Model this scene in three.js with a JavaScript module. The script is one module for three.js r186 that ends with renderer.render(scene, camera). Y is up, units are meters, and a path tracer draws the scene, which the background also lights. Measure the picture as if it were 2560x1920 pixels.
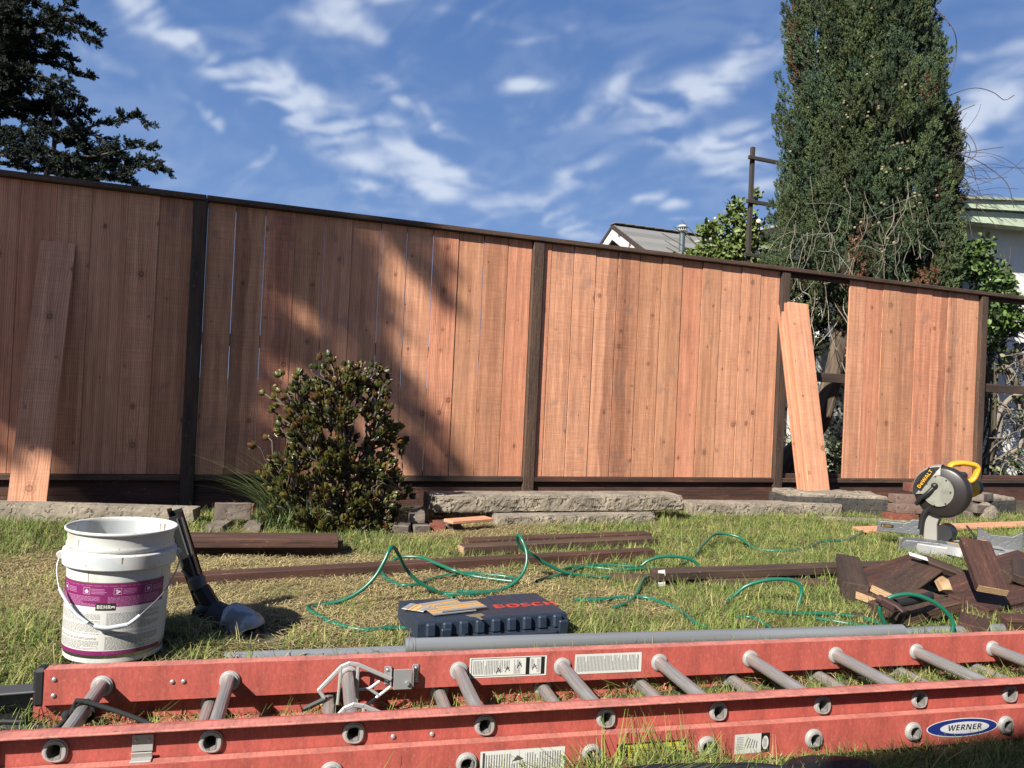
import * as THREE from 'three';
import { mergeGeometries } from 'three/addons/utils/BufferGeometryUtils.js';
import { FontLoader } from 'three/addons/loaders/FontLoader.js';
import { Brush, Evaluator, SUBTRACTION } from 'three-bvh-csg';
import { TextGeometry } from 'three/addons/geometries/TextGeometry.js';

// ---------------------------------------------------------------- camera, sky, sun, exposure
const scene = new THREE.Scene();
const FOCAL = 1934, PITCH = 0.01, ROLL = 0.0468, EYE = 0.88;          // focal length in photo pixels (2560 x 1920)
const camera = new THREE.PerspectiveCamera(2 * Math.atan(960 / FOCAL) * 180 / Math.PI, 4 / 3, 0.05, 2000);
camera.rotation.order = 'YXZ';
camera.rotation.set(PITCH, 0, ROLL);
camera.position.set(0, EYE, 0);
camera.updateMatrixWorld(true);
scene.add(camera);

const renderer = new THREE.WebGLRenderer({ antialias: true });
renderer.setSize(1024, 768);
renderer.toneMapping = THREE.LinearToneMapping;
renderer.toneMappingExposure = 2.2;
renderer.shadowMap.enabled = true;

// direction towards the sun (from the shadows of the fence cap, the posts and the ladder rungs)
const SUN = new THREE.Vector3(-1.10, 1.43, 1.48).normalize();
const sun = new THREE.DirectionalLight(new THREE.Color(1.0, 0.95, 0.86), 5);
sun.position.copy(SUN).multiplyScalar(40).add(new THREE.Vector3(1, 0, -5));
sun.target.position.set(1, 0, -5);
sun.castShadow = true;
sun.shadow.radius = 1;
sun.shadow.mapSize.set(4096, 4096);
Object.assign(sun.shadow.camera, { left: -14, right: 14, top: 14, bottom: -14, near: 1, far: 90 });
scene.add(sun, sun.target);

// ---------------------------------------------------------------- random numbers and noise
function rng(seed) { let a = seed >>> 0; return () => { a = (a + 0x6d2b79f5) | 0; let t = Math.imul(a ^ (a >>> 15), 1 | a); t = (t + Math.imul(t ^ (t >>> 7), 61 | t)) ^ t; return ((t ^ (t >>> 14)) >>> 0) / 4294967296; }; }
const clamp = (x, a = 0, b = 1) => Math.min(b, Math.max(a, x));
const lerp = (a, b, t) => a + (b - a) * t;
const sstep = (a, b, x) => { const t = clamp((x - a) / (b - a)); return t * t * (3 - 2 * t); };
function h3(x, y, z) { let n = Math.imul(x, 374761393) + Math.imul(y, 668265263) + Math.imul(z, 1274126177); n = Math.imul(n ^ (n >>> 13), 1274126177); return ((n ^ (n >>> 16)) >>> 0) / 4294967296; }
function noise3(x, y, z) {
  const xi = Math.floor(x), yi = Math.floor(y), zi = Math.floor(z); let u = x - xi, v = y - yi, w = z - zi;
  u = u * u * (3 - 2 * u); v = v * v * (3 - 2 * v); w = w * w * (3 - 2 * w);
  const a = lerp(lerp(h3(xi, yi, zi), h3(xi + 1, yi, zi), u), lerp(h3(xi, yi + 1, zi), h3(xi + 1, yi + 1, zi), u), v);
  const b = lerp(lerp(h3(xi, yi, zi + 1), h3(xi + 1, yi, zi + 1), u), lerp(h3(xi, yi + 1, zi + 1), h3(xi + 1, yi + 1, zi + 1), u), v);
  return lerp(a, b, w);
}
const noise2 = (x, y) => noise3(x, y, 0.5);
function fbm(x, y, z = 0, o = 4) { let s = 0, a = 0.5, t = 0; for (let i = 0; i < o; i++) { s += a * noise3(x, y, z); t += a; x = x * 2.03 + 17.1; y = y * 2.03 + 5.3; z = z * 2.03 + 9.7; a *= 0.5; } return s / t; }

// ---------------------------------------------------------------- photo pixel -> direction -> place
const V = (x, y, z) => new THREE.Vector3(x, y, z);
const Y_UP = V(0, 1, 0);
const ray = (px, py) => V((px - 1280) / FOCAL, (960 - py) / FOCAL, -1).applyQuaternion(camera.quaternion);
const onY = (px, py, y = 0) => { const d = ray(px, py); return d.multiplyScalar((y - EYE) / d.y).add(camera.position); };
const atDepth = (px, py, z) => { const d = ray(px, py); return d.multiplyScalar(z / -d.z).add(camera.position); };
const onPlane = (px, py, p, n) => { const d = ray(px, py); return d.clone().multiplyScalar(p.clone().sub(camera.position).dot(n) / d.dot(n)).add(camera.position); };

// ---------------------------------------------------------------- sky: one computed panorama of clear air and thin cirrus
{
  const W = 2048, H = 1024, data = new Float32Array(W * H * 4), EXP = 2.2;
  const inv = camera.quaternion.clone().invert();
  // centres of the cloud wisps seen over the fence, as directions: [photo x, photo y, half length, half width, turn, strength]
  const wisps = [[300, 40, 150, 42, .45, .75], [430, 90, 130, 40, .5, .9], [530, 150, 110, 32, .55, .75], [800, 40, 170, 60, .65, .95], [860, 110, 150, 45, .35, .8], [930, 40, 110, 26, -.35, .6],
    [700, 235, 170, 55, .6, .95], [790, 310, 150, 55, .45, .9], [890, 360, 160, 38, .35, .7], [980, 250, 90, 26, .5, .6], [1030, 385, 130, 42, .55, .85], [1090, 440, 120, 34, .3, .8], [930, 445, 110, 30, .2, .6], [1110, 300, 90, 26, .6, .5],
    [505, 285, 70, 26, .6, .75], [620, 405, 62, 22, -.85, .8], [275, 180, 110, 32, .5, .5], [1320, 208, 70, 26, -.2, .75], [1470, 245, 110, 38, -.75, .7], [1560, 190, 110, 40, -.9, .6],
    [1740, 190, 190, 70, -.45, .95], [1690, 250, 130, 44, -.6, .85], [1850, 150, 130, 40, -.4, .7], [1790, 345, 140, 40, .1, .75], [1880, 400, 110, 44, .3, .75], [1870, 300, 110, 34, -.2, .6], [1665, 460, 52, 28, .1, .8], [1730, 525, 30, 10, .4, .6], [1500, 420, 90, 44, -.9, .5],
    [1310, 520, 150, 38, .1, .7], [1400, 470, 130, 40, -.6, .65], [1390, 560, 190, 36, .12, .6], [1250, 460, 90, 30, .2, .4], [2460, 300, 170, 70, -.5, .9], [2520, 200, 150, 50, -.7, .75], [2420, 400, 170, 60, -.4, .6], [2540, 120, 130, 34, -.3, .6], [2430, 150, 60, 26, .5, .5],
    [1180, 30, 140, 22, -.1, .4], [1330, 60, 160, 20, -.15, .35], [380, 460, 90, 20, .2, .35], [420, 20, 90, 20, .3, .4], [1150, 560, 120, 22, .1, .4], [980, 500, 110, 20, .15, .35]];
  const v = V(0, 0, 0);
  for (let j = 0; j < H; j++) for (let i = 0; i < W; i++) {
    const el = ((j + .5) / H - .5) * Math.PI, az = ((i + .5) / W - .5) * 2 * Math.PI;
    const dx = Math.cos(el) * Math.cos(az), dy = Math.sin(el), dz = Math.cos(el) * Math.sin(az);
    const e = Math.max(dy, 0), k = 1 - Math.pow(e, 0.5);
    const mu = Math.max(0, dx * SUN.x + dy * SUN.y + dz * SUN.z);
    let r = lerp(.030, .42, Math.pow(k, 1.5)), g = lerp(.104, .63, Math.pow(k, 1.42)), b = lerp(.34, .98, Math.pow(k, 1.3));
    const glow = .35 * Math.pow(mu, 6) + .5 * Math.pow(mu, 60); r += glow; g += glow; b += glow;
    if (dy > -.02) {
      // wind-drawn fibres: noise on the cloud layer, bent by a coarser noise
      const q = 1 / (Math.max(dy, 0) + .30), cx = dx * q * 2.2, cz = dz * q * 2.2;
      const wx = fbm(cx * 1.7 + 3, cz * 1.7, 1.7, 4) - .5, wz = fbm(cx * 1.7, cz * 1.7 + 9, 4.2, 4) - .5;
      const fa = (cx * .85 + cz * .53) * 3.0 + wx * 4.5, fb = (cz * .85 - cx * .53) * 9 + wz * 6;
      const fib = 1 - Math.abs(2 * fbm(fa, fb, 2.2, 5) - 1), puff = fbm(cx * 6.5 + wx * 4, cz * 6.5 + wz * 4, 7.7, 5);
      let cover = 0;
      v.set(dx, dy, dz).applyQuaternion(inv);
      if (v.z < -.2) {
        const px = 1280 - v.x / v.z * FOCAL, py = 960 + v.y / v.z * FOCAL;
        if (px > -700 && px < 3300 && py > -900) for (const w of wisps) {
          const a = px - w[0] + wx * 240, c = py - w[1] + wz * 240, cs = Math.cos(w[4]), sn = Math.sin(w[4]);
          const s = (a * cs + c * sn) / (w[2] * .9), t = (c * cs - a * sn) / (w[3] * .78), d2 = s * s + t * t;
          if (d2 < 9) cover = Math.max(cover, w[5] * Math.exp(-d2 * .72)) + .14 * w[5] * Math.exp(-d2 * .72);
        }
        const edge = sstep(0, 500, Math.max(-px, px - 2560, -py)); cover = Math.max(cover, edge * .75 * sstep(.45, .75, fbm(cx * .9, cz * .9, 3.3, 4)));
      } else cover = .75 * sstep(.45, .75, fbm(cx * .9, cz * .9, 3.3, 4));
      const det = .62 * sstep(.40, .98, fib) + .62 * sstep(.28, .78, puff);
      let c = .66 * Math.pow(sstep(.14, 1.45, cover * (.14 + 1.5 * det)), 1.05) + .10 * sstep(.4, .9, fib) * sstep(.3, .7, puff);
      c = clamp(c, 0, .88);
      r = lerp(r, .78, c); g = lerp(g, .85, c); b = lerp(b, .97, c);
    } else { const t = sstep(-.02, -.3, dy); r = lerp(r, .16, t); g = lerp(g, .15, t); b = lerp(b, .12, t); }
    const o = (j * W + i) * 4; data[o] = r / EXP; data[o + 1] = g / EXP; data[o + 2] = b / EXP; data[o + 3] = 1;
  }
  const sky = new THREE.DataTexture(data, W, H, THREE.RGBAFormat, THREE.FloatType);
  sky.mapping = THREE.EquirectangularReflectionMapping; sky.magFilter = sky.minFilter = THREE.LinearFilter; sky.wrapS = THREE.RepeatWrapping; sky.needsUpdate = true;
  scene.background = sky; scene.environment = sky;
}

// ---------------------------------------------------------------- textures and materials
function dataTex(w, h, fn, srgb = true) {
  const d = new Uint8Array(w * h * 4);
  for (let j = 0; j < h; j++) for (let i = 0; i < w; i++) { const c = fn(i, j), o = (j * w + i) * 4; d[o] = clamp(c[0], 0, 255); d[o + 1] = clamp(c[1], 0, 255); d[o + 2] = clamp(c[2], 0, 255); d[o + 3] = 255; }
  const t = new THREE.DataTexture(d, w, h); t.wrapS = t.wrapT = THREE.RepeatWrapping; t.magFilter = t.minFilter = THREE.LinearFilter; if (srgb) t.colorSpace = THREE.SRGBColorSpace; t.needsUpdate = true; return t;
}
function canvasTex(w, h, draw) { const c = document.createElement('canvas'); c.width = w; c.height = h; draw(c.getContext('2d'), w, h); const t = new THREE.CanvasTexture(c); t.colorSpace = THREE.SRGBColorSpace; return t; }
const mat = (color, roughness = .8, o = {}) => new THREE.MeshStandardMaterial({ color: new THREE.Color().setRGB(...color.map((c) => c * .625)), roughness, ...o });
// periodic noise for textures that repeat
const pn = (x, y, px, py, s) => { const xi = Math.floor(x), yi = Math.floor(y); let u = x - xi, v = y - yi; u = u * u * (3 - 2 * u); v = v * v * (3 - 2 * v); const H = (a, b) => h3(((a % px) + px) % px, ((b % py) + py) % py, s); return lerp(lerp(H(xi, yi), H(xi + 1, yi), u), lerp(H(xi, yi + 1), H(xi + 1, yi + 1), u), v); };
const pf = (u, v, fx, fy, s, o = 4) => { let r = 0, a = .5, t = 0; for (let i = 0; i < o; i++) { r += a * pn(u * fx, v * fy, fx, fy, s + i); t += a; fx *= 2; fy *= 2; a *= .5; } return r / t; };

// new redwood fence boards: grain, knots with their swirl, saw marks, bluish handling stains; one print per board look
const boardTex = [], boardBump = [];
for (let k = 0; k < 14; k++) {
  const R = rng(100 + k * 7), W = 96, H = 896, knots = [];
  const nK = [4, 2, 7, 3, 1, 5, 2, 4, 6, 3, 8, 2, 5, 3][k];
  for (let i = 0; i < nK; i++) knots.push([R() * W, (i + .15 + R() * .7) / nK * H, 2 + R() * R() * 6.5, .6 + R() * .4]);
  const heart = k === 6 || k === 10 ? .2 + .6 * R() : -1, grey = k % 3 === 1 ? 1 : .3, saw = [.2, .9, .4, 1, .15, .7, 1][k % 7], hue = R(), sd = k * 13;
  const field = (x, y) => { let w = 0; for (const n of knots) { const dx = x - n[0], dy = (y - n[1]) * .33, d = Math.sqrt(dx * dx + dy * dy); w += Math.sign(dx || 1) * n[2] * 1.3 * Math.exp(-d * d / (n[2] * n[2] * 7)); } return x - w * -1; };
  boardTex.push(dataTex(W, H, (x, y) => {
    const g = field(x, y) + 5 * noise2(x * .03 + sd, y * .006 + sd), ring = Math.pow(.5 + .5 * Math.sin(g * (1.0 + .35 * hue) + 2.5 * noise2(g * .2, y * .008)), 3);
    const fine = noise2(x * 1.1 + sd, y * .05), streak = fbm(x * .10 + sd, y * .003 + sd, 3.1, 3), patch = fbm(x * .03 + sd, y * .012, 5.5, 3);
    let r = 222 + 56 * (streak - .5), gg = 160 + 54 * (streak - .5), b = 125 + 50 * (streak - .5);
    const sh = 1.02 - .15 * ring - .075 * (fine - .5) * 2 + .16 * (patch - .5); r *= sh; gg *= sh * (1 - .03 * ring); b *= sh * (1 - .04 * ring);
    if (saw) { const s = noise2(sd + y * .55, x * .02), m = saw * .075 * (s - .5) * 2; r *= 1 + m; gg *= 1 + m; b *= 1 + m; }
    if (heart >= 0) { const hw = .16 + .12 * noise2(y * .009 + 4, sd), t = sstep(hw + .035, hw - .035, Math.abs(x / W - heart - .25 * (fbm(y * .006, sd, 1, 3) - .5) - .02 * noise2(x * .5, y * .05))) * (.11 + .10 * fine); r *= 1 - t; gg *= 1 - t * 1.15; b *= 1 - t * 1.2; }
    const st = sstep(.62, .78, fbm(x * .035 + sd * 3, y * .014 + sd, 8.1, 4)) * .28 * grey; r = lerp(r, 128, st); gg = lerp(gg, 112, st); b = lerp(b, 108, st);
    for (const n of knots) { const dx = x - n[0], dy = (y - n[1]) * .8, d = Math.sqrt(dx * dx + dy * dy) / n[2]; if (d < 2.6) { const rim = Math.exp(-Math.pow((d - 1) / .25, 2)) * .32 * n[3] + (d < 1 ? .22 * n[3] : 0) + .10 * Math.exp(-Math.pow((d - 1.8) / .3, 2)); r *= 1 - rim; gg *= 1 - rim * 1.1; b *= 1 - rim * 1.15; } }
    return [r, gg, b];
  }));
}
for (let k = 0; k < 2; k++) boardBump.push(dataTex(128, 512, (x, y) => { const v = 128 + 60 * (pf(x / 128, y / 512, 4, 128, 5 + k, 2) - .5) * 2 + 50 * (pf(x / 128, y / 512, 32, 6, 9 + k, 2) - .5); return [v, v, v]; }, false));
const boardMats = boardTex.map((t, k) => [[1.05, 1.04, 1.02], [.80, .75, .70], [1.03, .91, .88], [.91, .90, .84]].map((c, i) => mat(c, .82, { map: t, bumpMap: boardBump[(k + i) % 2], bumpScale: .0016 })));

// dark brown stained, incised lumber
const darkTex = [0, 1, 2].map((k) => dataTex(128, 512, (x, y) => {
  const u = x / 128, v = y / 512, g = pf(u, v, 16, 3, 40 + k, 3), p = pf(u, v, 3, 4, 60 + k, 4), f = pf(u, v, 64, 24, 77 + k, 2);
  let s = .82 + .36 * (g - .5) + .5 * (p - .5) + .16 * (f - .5); const sc = sstep(.735, .80, pf(u, v, 48, 60, 90 + k, 3)) * sstep(.5, .62, pf(u, v, 3, 4, 95 + k, 2));
  const a = [[116, 88, 70], [102, 80, 66], [120, 78, 62]][k]; return [lerp(a[0] * s, 185, sc * .6), lerp(a[1] * s, 170, sc * .6), lerp(a[2] * s, 155, sc * .6)];
}));
const inciseBump = dataTex(64, 128, (x, y) => { const row = Math.floor(x / 8), yy = (y + (row % 2) * 16) % 32, xx = x % 8; const slot = xx > 2 && xx < 6 && yy > 8 && yy < 26; const v = (slot ? 70 : 190) + 40 * (pf(x / 64, y / 128, 32, 16, 3, 2) - .5); return [v, v, v]; }, false);
const darkWood = darkTex.map((t) => mat([.80, .76, .72], .85, { map: t, bumpMap: inciseBump, bumpScale: .0022 }));
const darkWoodSmooth = darkTex.map((t) => mat([.78, .74, .70], .8, { map: t, bumpMap: boardBump[0], bumpScale: .001 }));
const cutEnd = dataTex(64, 64, (x, y) => { const d = Math.hypot(x - 20, (y + 40)), s = .5 + .5 * Math.sin(d * 1.1 + 2 * noise2(x * .1, y * .1)); const n = noise2(x * .4, y * .4); return [226 - 40 * s - 30 * n, 196 - 50 * s - 28 * n, 156 - 50 * s - 26 * n]; });
const cutEndMat = mat([1, 1, 1], .9, { map: cutEnd });
const pileWood = darkTex.map((t) => mat([.62, .53, .47], .8, { map: t, bumpMap: inciseBump, bumpScale: .0026 }));

// concrete, brick, earth
const concTex = (r, g, b, k) => dataTex(256, 256, (x, y) => { const u = x / 256, v = y / 256, n = pf(u, v, 4, 4, k, 5), f = pf(u, v, 48, 48, k + 9, 3); const pit = sstep(.70, .80, pf(u, v, 28, 28, k + 20, 2)); const s = .72 + .5 * n + .22 * (f - .5) - .42 * pit; return [r * s, g * s, b * s]; });
const concBump = dataTex(256, 256, (x, y) => { const u = x / 256, v = y / 256; const val = 255 * (.55 * pf(u, v, 10, 10, 31, 5) + .45 * (1 - sstep(.62, .8, pf(u, v, 24, 24, 37, 3)))); return [val, val, val]; }, false);
const concLight = mat([1, 1, 1], .95, { map: concTex(160, 148, 130, 5), bumpMap: concBump, bumpScale: .012 });
const concGrey = mat([.92, .92, .92], .95, { map: concTex(136, 128, 114, 55), bumpMap: concBump, bumpScale: .014 });
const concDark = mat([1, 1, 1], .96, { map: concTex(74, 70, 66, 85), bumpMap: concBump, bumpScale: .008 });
const brickTex = [[150, 92, 72], [128, 112, 102], [112, 98, 90], [146, 118, 104], [136, 74, 58]].map((c, k) => dataTex(128, 128, (x, y) => { const u = x / 128, v = y / 128, n = pf(u, v, 5, 5, 200 + k, 5), m = sstep(.52, .7, pf(u, v, 4, 4, 230 + k, 4)) * .5, p = sstep(.68, .8, pf(u, v, 30, 30, 250 + k, 2)) * .3, s = .78 + .45 * n - p; return [lerp(c[0] * s, 178, m), lerp(c[1] * s, 166, m), lerp(c[2] * s, 150, m)]; }));
const brickMats = brickTex.map((t) => mat([.9, .9, .9], .95, { map: t, bumpMap: concBump, bumpScale: .005 }));

// ---------------------------------------------------------------- building helpers
const used = new Map();
function numbered(name) { const n = used.get(name) || 0; used.set(name, n + 1); return n ? name + '_' + String(n).padStart(3, '0') : name; }
function tag(o, label, category, group) { o.userData.label = label; o.userData.category = category; if (group) o.userData.group = group; return o; }
function thing(name, label, category, p = V(0, 0, 0), turn = 0, group) { const o = new THREE.Group(); o.name = numbered(name); o.position.copy(p); o.rotation.y = turn; scene.add(o); return tag(o, label, category, group); }
function part(name, geo, m, parent) { const o = new THREE.Mesh(geo, m); o.name = name; parent.add(o); return o; }
function solo(name, geo, m, label, category, group) { const o = new THREE.Mesh(geo, m); o.name = numbered(name); scene.add(o); return tag(o, label, category, group); }
const T = (g, x = 0, y = 0, z = 0, rx = 0, ry = 0, rz = 0, s = 1) => { g.applyMatrix4(new THREE.Matrix4().compose(V(x, y, z), new THREE.Quaternion().setFromEuler(new THREE.Euler(rx, ry, rz)), Array.isArray(s) ? V(...s) : V(s, s, s))); return g; };
function merge(list) { const l = list.map((g) => { g = g.index ? g.toNonIndexed() : g; for (const k of Object.keys(g.attributes)) if (!['position', 'normal', 'uv', 'color'].includes(k)) g.deleteAttribute(k); return g; }); const hasC = l.some((g) => g.attributes.color); if (hasC) for (const g of l) if (!g.attributes.color) g.setAttribute('color', new THREE.BufferAttribute(new Float32Array(g.attributes.position.count * 3).fill(1), 3)); return mergeGeometries(l, false); }
// box with chamfered edges; uv in metres with v along the longest side (or the whole print on the front when fit is set)
function cbox(w, h, d, c = .004, o = {}) {
  const H = [w / 2, h / 2, d / 2], P = [], L = o.long ?? (h >= w && h >= d ? 1 : w >= d ? 0 : 2), sc = o.scale ?? [.3, 1.2], off = o.off ?? [0, 0], pos = [], uv = [];
  c = Math.min(c, H[0] * .9, H[1] * .9, H[2] * .9);
  const vert = (s, a) => [0, 1, 2].map((k) => s[k] * (k === a ? H[k] : H[k] - c));
  const tri = (A, B, C) => {
    const n = V(...B).sub(V(...A)).cross(V(...C).sub(V(...A))), m = V(...A).add(V(...B)).add(V(...C));
    if (n.dot(m) < 0) [B, C] = [C, B];
    const an = [Math.abs(n.x), Math.abs(n.y), Math.abs(n.z)], D = an[0] > an[1] && an[0] > an[2] ? 0 : an[1] > an[2] ? 1 : 2;
    for (const q of [A, B, C]) {
      pos.push(...q);
      if (o.fit) uv.push(D === 2 ? q[0] / w * .96 + .5 : q[2] / w + .5, q[1] / h * .99 + .5);
      else if (D === L) { const e = [0, 1, 2].filter((k) => k !== L); uv.push(q[e[0]] / sc[0] + off[0], q[e[1]] / sc[0] + off[1]); }
      else { const U = 3 - D - L; uv.push(q[U] / sc[0] + off[0] + D * .37, q[L] / sc[1] + off[1]); }
    }
  };
  const quad = (a, b, e, f) => { tri(a, b, e); tri(a, e, f); }, S = [-1, 1];
  for (let a = 0; a < 3; a++) for (const s of S) { const [e, f] = [0, 1, 2].filter((k) => k !== a), m = (x, y) => { const q = [0, 0, 0]; q[a] = s; q[e] = x; q[f] = y; return vert(q, a); }; quad(m(-1, -1), m(1, -1), m(1, 1), m(-1, 1)); }
  for (let a = 0; a < 3; a++) { const [e, f] = [0, 1, 2].filter((k) => k !== a); for (const s of S) for (const t of S) { const m = (x, b) => { const q = [0, 0, 0]; q[a] = x; q[e] = s; q[f] = t; return vert(q, b); }; quad(m(-1, e), m(1, e), m(1, f), m(-1, f)); } }
  for (const x of S) for (const y of S) for (const z of S) tri(vert([x, y, z], 0), vert([x, y, z], 1), vert([x, y, z], 2));
  const g = new THREE.BufferGeometry(); g.setAttribute('position', new THREE.Float32BufferAttribute(pos, 3)); g.setAttribute('uv', new THREE.Float32BufferAttribute(uv, 2)); g.computeVertexNormals(); return g;
}
function planarUV(g, s = .5) { g = g.index ? g.toNonIndexed() : g; g.computeVertexNormals(); const p = g.attributes.position, n = g.attributes.normal, uv = new Float32Array(p.count * 2); for (let i = 0; i < p.count; i++) { const ax = Math.abs(n.getX(i)), ay = Math.abs(n.getY(i)), az = Math.abs(n.getZ(i)); const [u, w] = ay >= ax && ay >= az ? [p.getX(i), p.getZ(i)] : ax > az ? [p.getZ(i), p.getY(i)] : [p.getX(i), p.getY(i)]; uv[2 * i] = u / s; uv[2 * i + 1] = w / s; } g.setAttribute('uv', new THREE.BufferAttribute(uv, 2)); return g; }
const tube = (pts, r, seg = 24, rad = 7, closed = false) => new THREE.TubeGeometry(new THREE.CatmullRomCurve3(pts, closed, 'centripetal'), seg, r, rad, closed);
const cyl = (r0, r1, h, n = 20, open = false) => new THREE.CylinderGeometry(r0, r1, h, n, 1, open);
const extr = (shape, depth, bevel = 0, seg = 6) => new THREE.ExtrudeGeometry(shape, { depth, bevelEnabled: bevel > 0, bevelSize: bevel, bevelThickness: bevel, bevelSegments: 2, curveSegments: seg });
const poly = (pts) => { const s = new THREE.Shape(); pts.forEach(([x, y], i) => (i ? s.lineTo(x, y) : s.moveTo(x, y))); s.closePath(); return s; };
// a timber from end centre A to end centre B, w wide and t thick, its wide face turned by roll about its length
function timberMatrix(A, B, roll = 0) { const y = B.clone().sub(A).normalize(); let x = V(0, 1, 0).cross(y); if (x.length() < .05) x = V(1, 0, 0); x.normalize(); const z = x.clone().cross(y).normalize(); return new THREE.Matrix4().makeBasis(x, y, z).multiply(new THREE.Matrix4().makeRotationY(roll)).setPosition(A.clone().add(B).multiplyScalar(.5)); }
const feet = [];                                                     // footprints that grass keeps clear of: [x, z, half x, half z, turn]
const inFoot = (x, z) => feet.some((f) => { const dx = x - f[0], dz = z - f[1], c = Math.cos(f[4]), s = Math.sin(f[4]); return Math.abs(dx * c - dz * s) < f[2] && Math.abs(dx * s + dz * c) < f[3]; });
const footLine = (A, B, w) => feet.push([(A.x + B.x) / 2, (A.z + B.z) / 2 + .015, A.distanceTo(B) / 2, w / 2 + .018, Math.atan2(-(B.z - A.z), B.x - A.x)]);

// ---------------------------------------------------------------- ground
const groundY = (x, z) => { const f = -z; return -.045 * sstep(2.55, 2.1, f) + .052 * Math.exp(-((x + 1.15) ** 2 + (f - 2.42) ** 2) / .16) + .018 * (fbm(x * 1.3 + 7, z * 1.3, 1, 3) - .5) * sstep(9, 6, f) + .01 * (noise2(x * 6, z * 6) - .5) * sstep(9, 6, f); };
// how dry the lawn is at a place (0 green .. 1 straw)
const dryness = (x, z) => {
  const f = -z; let d = .24 + .95 * (fbm(x * .9 + 3, z * .9 + 1, 4, 4) - .5) * 2;
  const spot = (cx, cf, r, a) => { d += a * Math.exp(-((x - cx) ** 2 + (f - cf) ** 2) / (r * r)); };
  spot(-1.3, 3.7, .7, .9); spot(-.2, 3.35, .6, .75); spot(-1.0, 3.05, .5, .5); spot(-1.9, 3.3, .5, .5); spot(-.3, 4.75, .5, .9); spot(.5, 4.8, .45, .6); spot(.55, 3.2, .3, .4);
  spot(1.5, 4.6, 1.1, -.9); spot(1.3, 3.4, .8, -.45); spot(-2.2, 4.2, .5, -.6); spot(2.8, 5.2, 1.2, -.7); spot(.4, 2.6, .5, -.5); spot(-.9, 4.3, .35, -.4); spot(-.3, 4.1, .3, -.35); spot(.6, 2.0, 1.5, -.35); spot(-.3, 1.7, .5, .1);
  return clamp(d);
};
{
  const ax = [], az = []; for (let x = -5.5; x <= 7.001; x += .06) ax.push(x); for (let z = -8; z <= -.6; z += .06) az.push(z);
  for (const s of [1, 2, 4, 8, 16, 40, 90, 200, 500]) { ax.push(7 + s); ax.unshift(-5.5 - s); az.push(-.6 + s); az.unshift(-8 - s); }
  const pos = [], uv = [], col = [], idx = [];
  az.forEach((z) => ax.forEach((x) => {
    pos.push(x, groundY(x, z), z); uv.push(x / 1.7, z / 1.7);
    const d = dryness(x, z), soil = sstep(.5, .75, fbm(x * 3.1, z * 3.1, 8, 3)); const c = [lerp(.075, .25, d), lerp(.095, .185, d), lerp(.03, .085, d)];
    // spilt cement powder, three pale patches
    let cem = 0; for (const [px, py, r] of [[868, 1402, .13], [770, 1600, .11], [800, 1580, .08]]) { const p = onY(px, py); cem = Math.max(cem, sstep(1.25, .55, Math.hypot((x - p.x), (z - p.z) * .8) / r + .7 * (noise2(x * 22, z * 22) - .5))); }
    // bare soil along the fence foot
    const bare = .8 * sstep(.4, .15, Math.abs(-z - (5.85 + .375 * x)));
    for (let k = 0; k < 3; k++) col.push(lerp(lerp(c[k], [.10, .07, .045][k], Math.max(soil * .6, bare)), [.40, .39, .38][k], cem));
  }));
  for (let j = 0; j < az.length - 1; j++) for (let i = 0; i < ax.length - 1; i++) { const a = j * ax.length + i, b = a + 1, c = a + ax.length, e = c + 1; idx.push(a, c, b, b, c, e); }
  const g = new THREE.BufferGeometry(); g.setAttribute('position', new THREE.Float32BufferAttribute(pos, 3)); g.setAttribute('uv', new THREE.Float32BufferAttribute(uv, 2)); g.setAttribute('color', new THREE.Float32BufferAttribute(col, 3)); g.setIndex(idx); g.computeVertexNormals();
  const t = dataTex(512, 512, (x, y) => { const u = x / 512, v = y / 512, a = pf(u, v, 12, 12, 301, 5), b = pf(u, v, 90, 30, 311, 3), c = pf(u, v, 30, 90, 321, 3), s = 255 * clamp(.42 + .55 * a + .45 * (Math.max(b, c) - .5)); return [s, s * .97, s * .92]; });
  const bmp = dataTex(512, 512, (x, y) => { const u = x / 512, v = y / 512, s = 255 * (.5 * pf(u, v, 40, 40, 331, 4) + .5 * Math.max(pf(u, v, 120, 36, 341, 2), pf(u, v, 36, 120, 351, 2))); return [s, s, s]; }, false);
  const o = new THREE.Mesh(g, mat([1, 1, 1], 1, { map: t, vertexColors: true, bumpMap: bmp, bumpScale: .02 })); o.name = 'ground'; o.userData.kind = 'structure'; scene.add(o);
}

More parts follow.
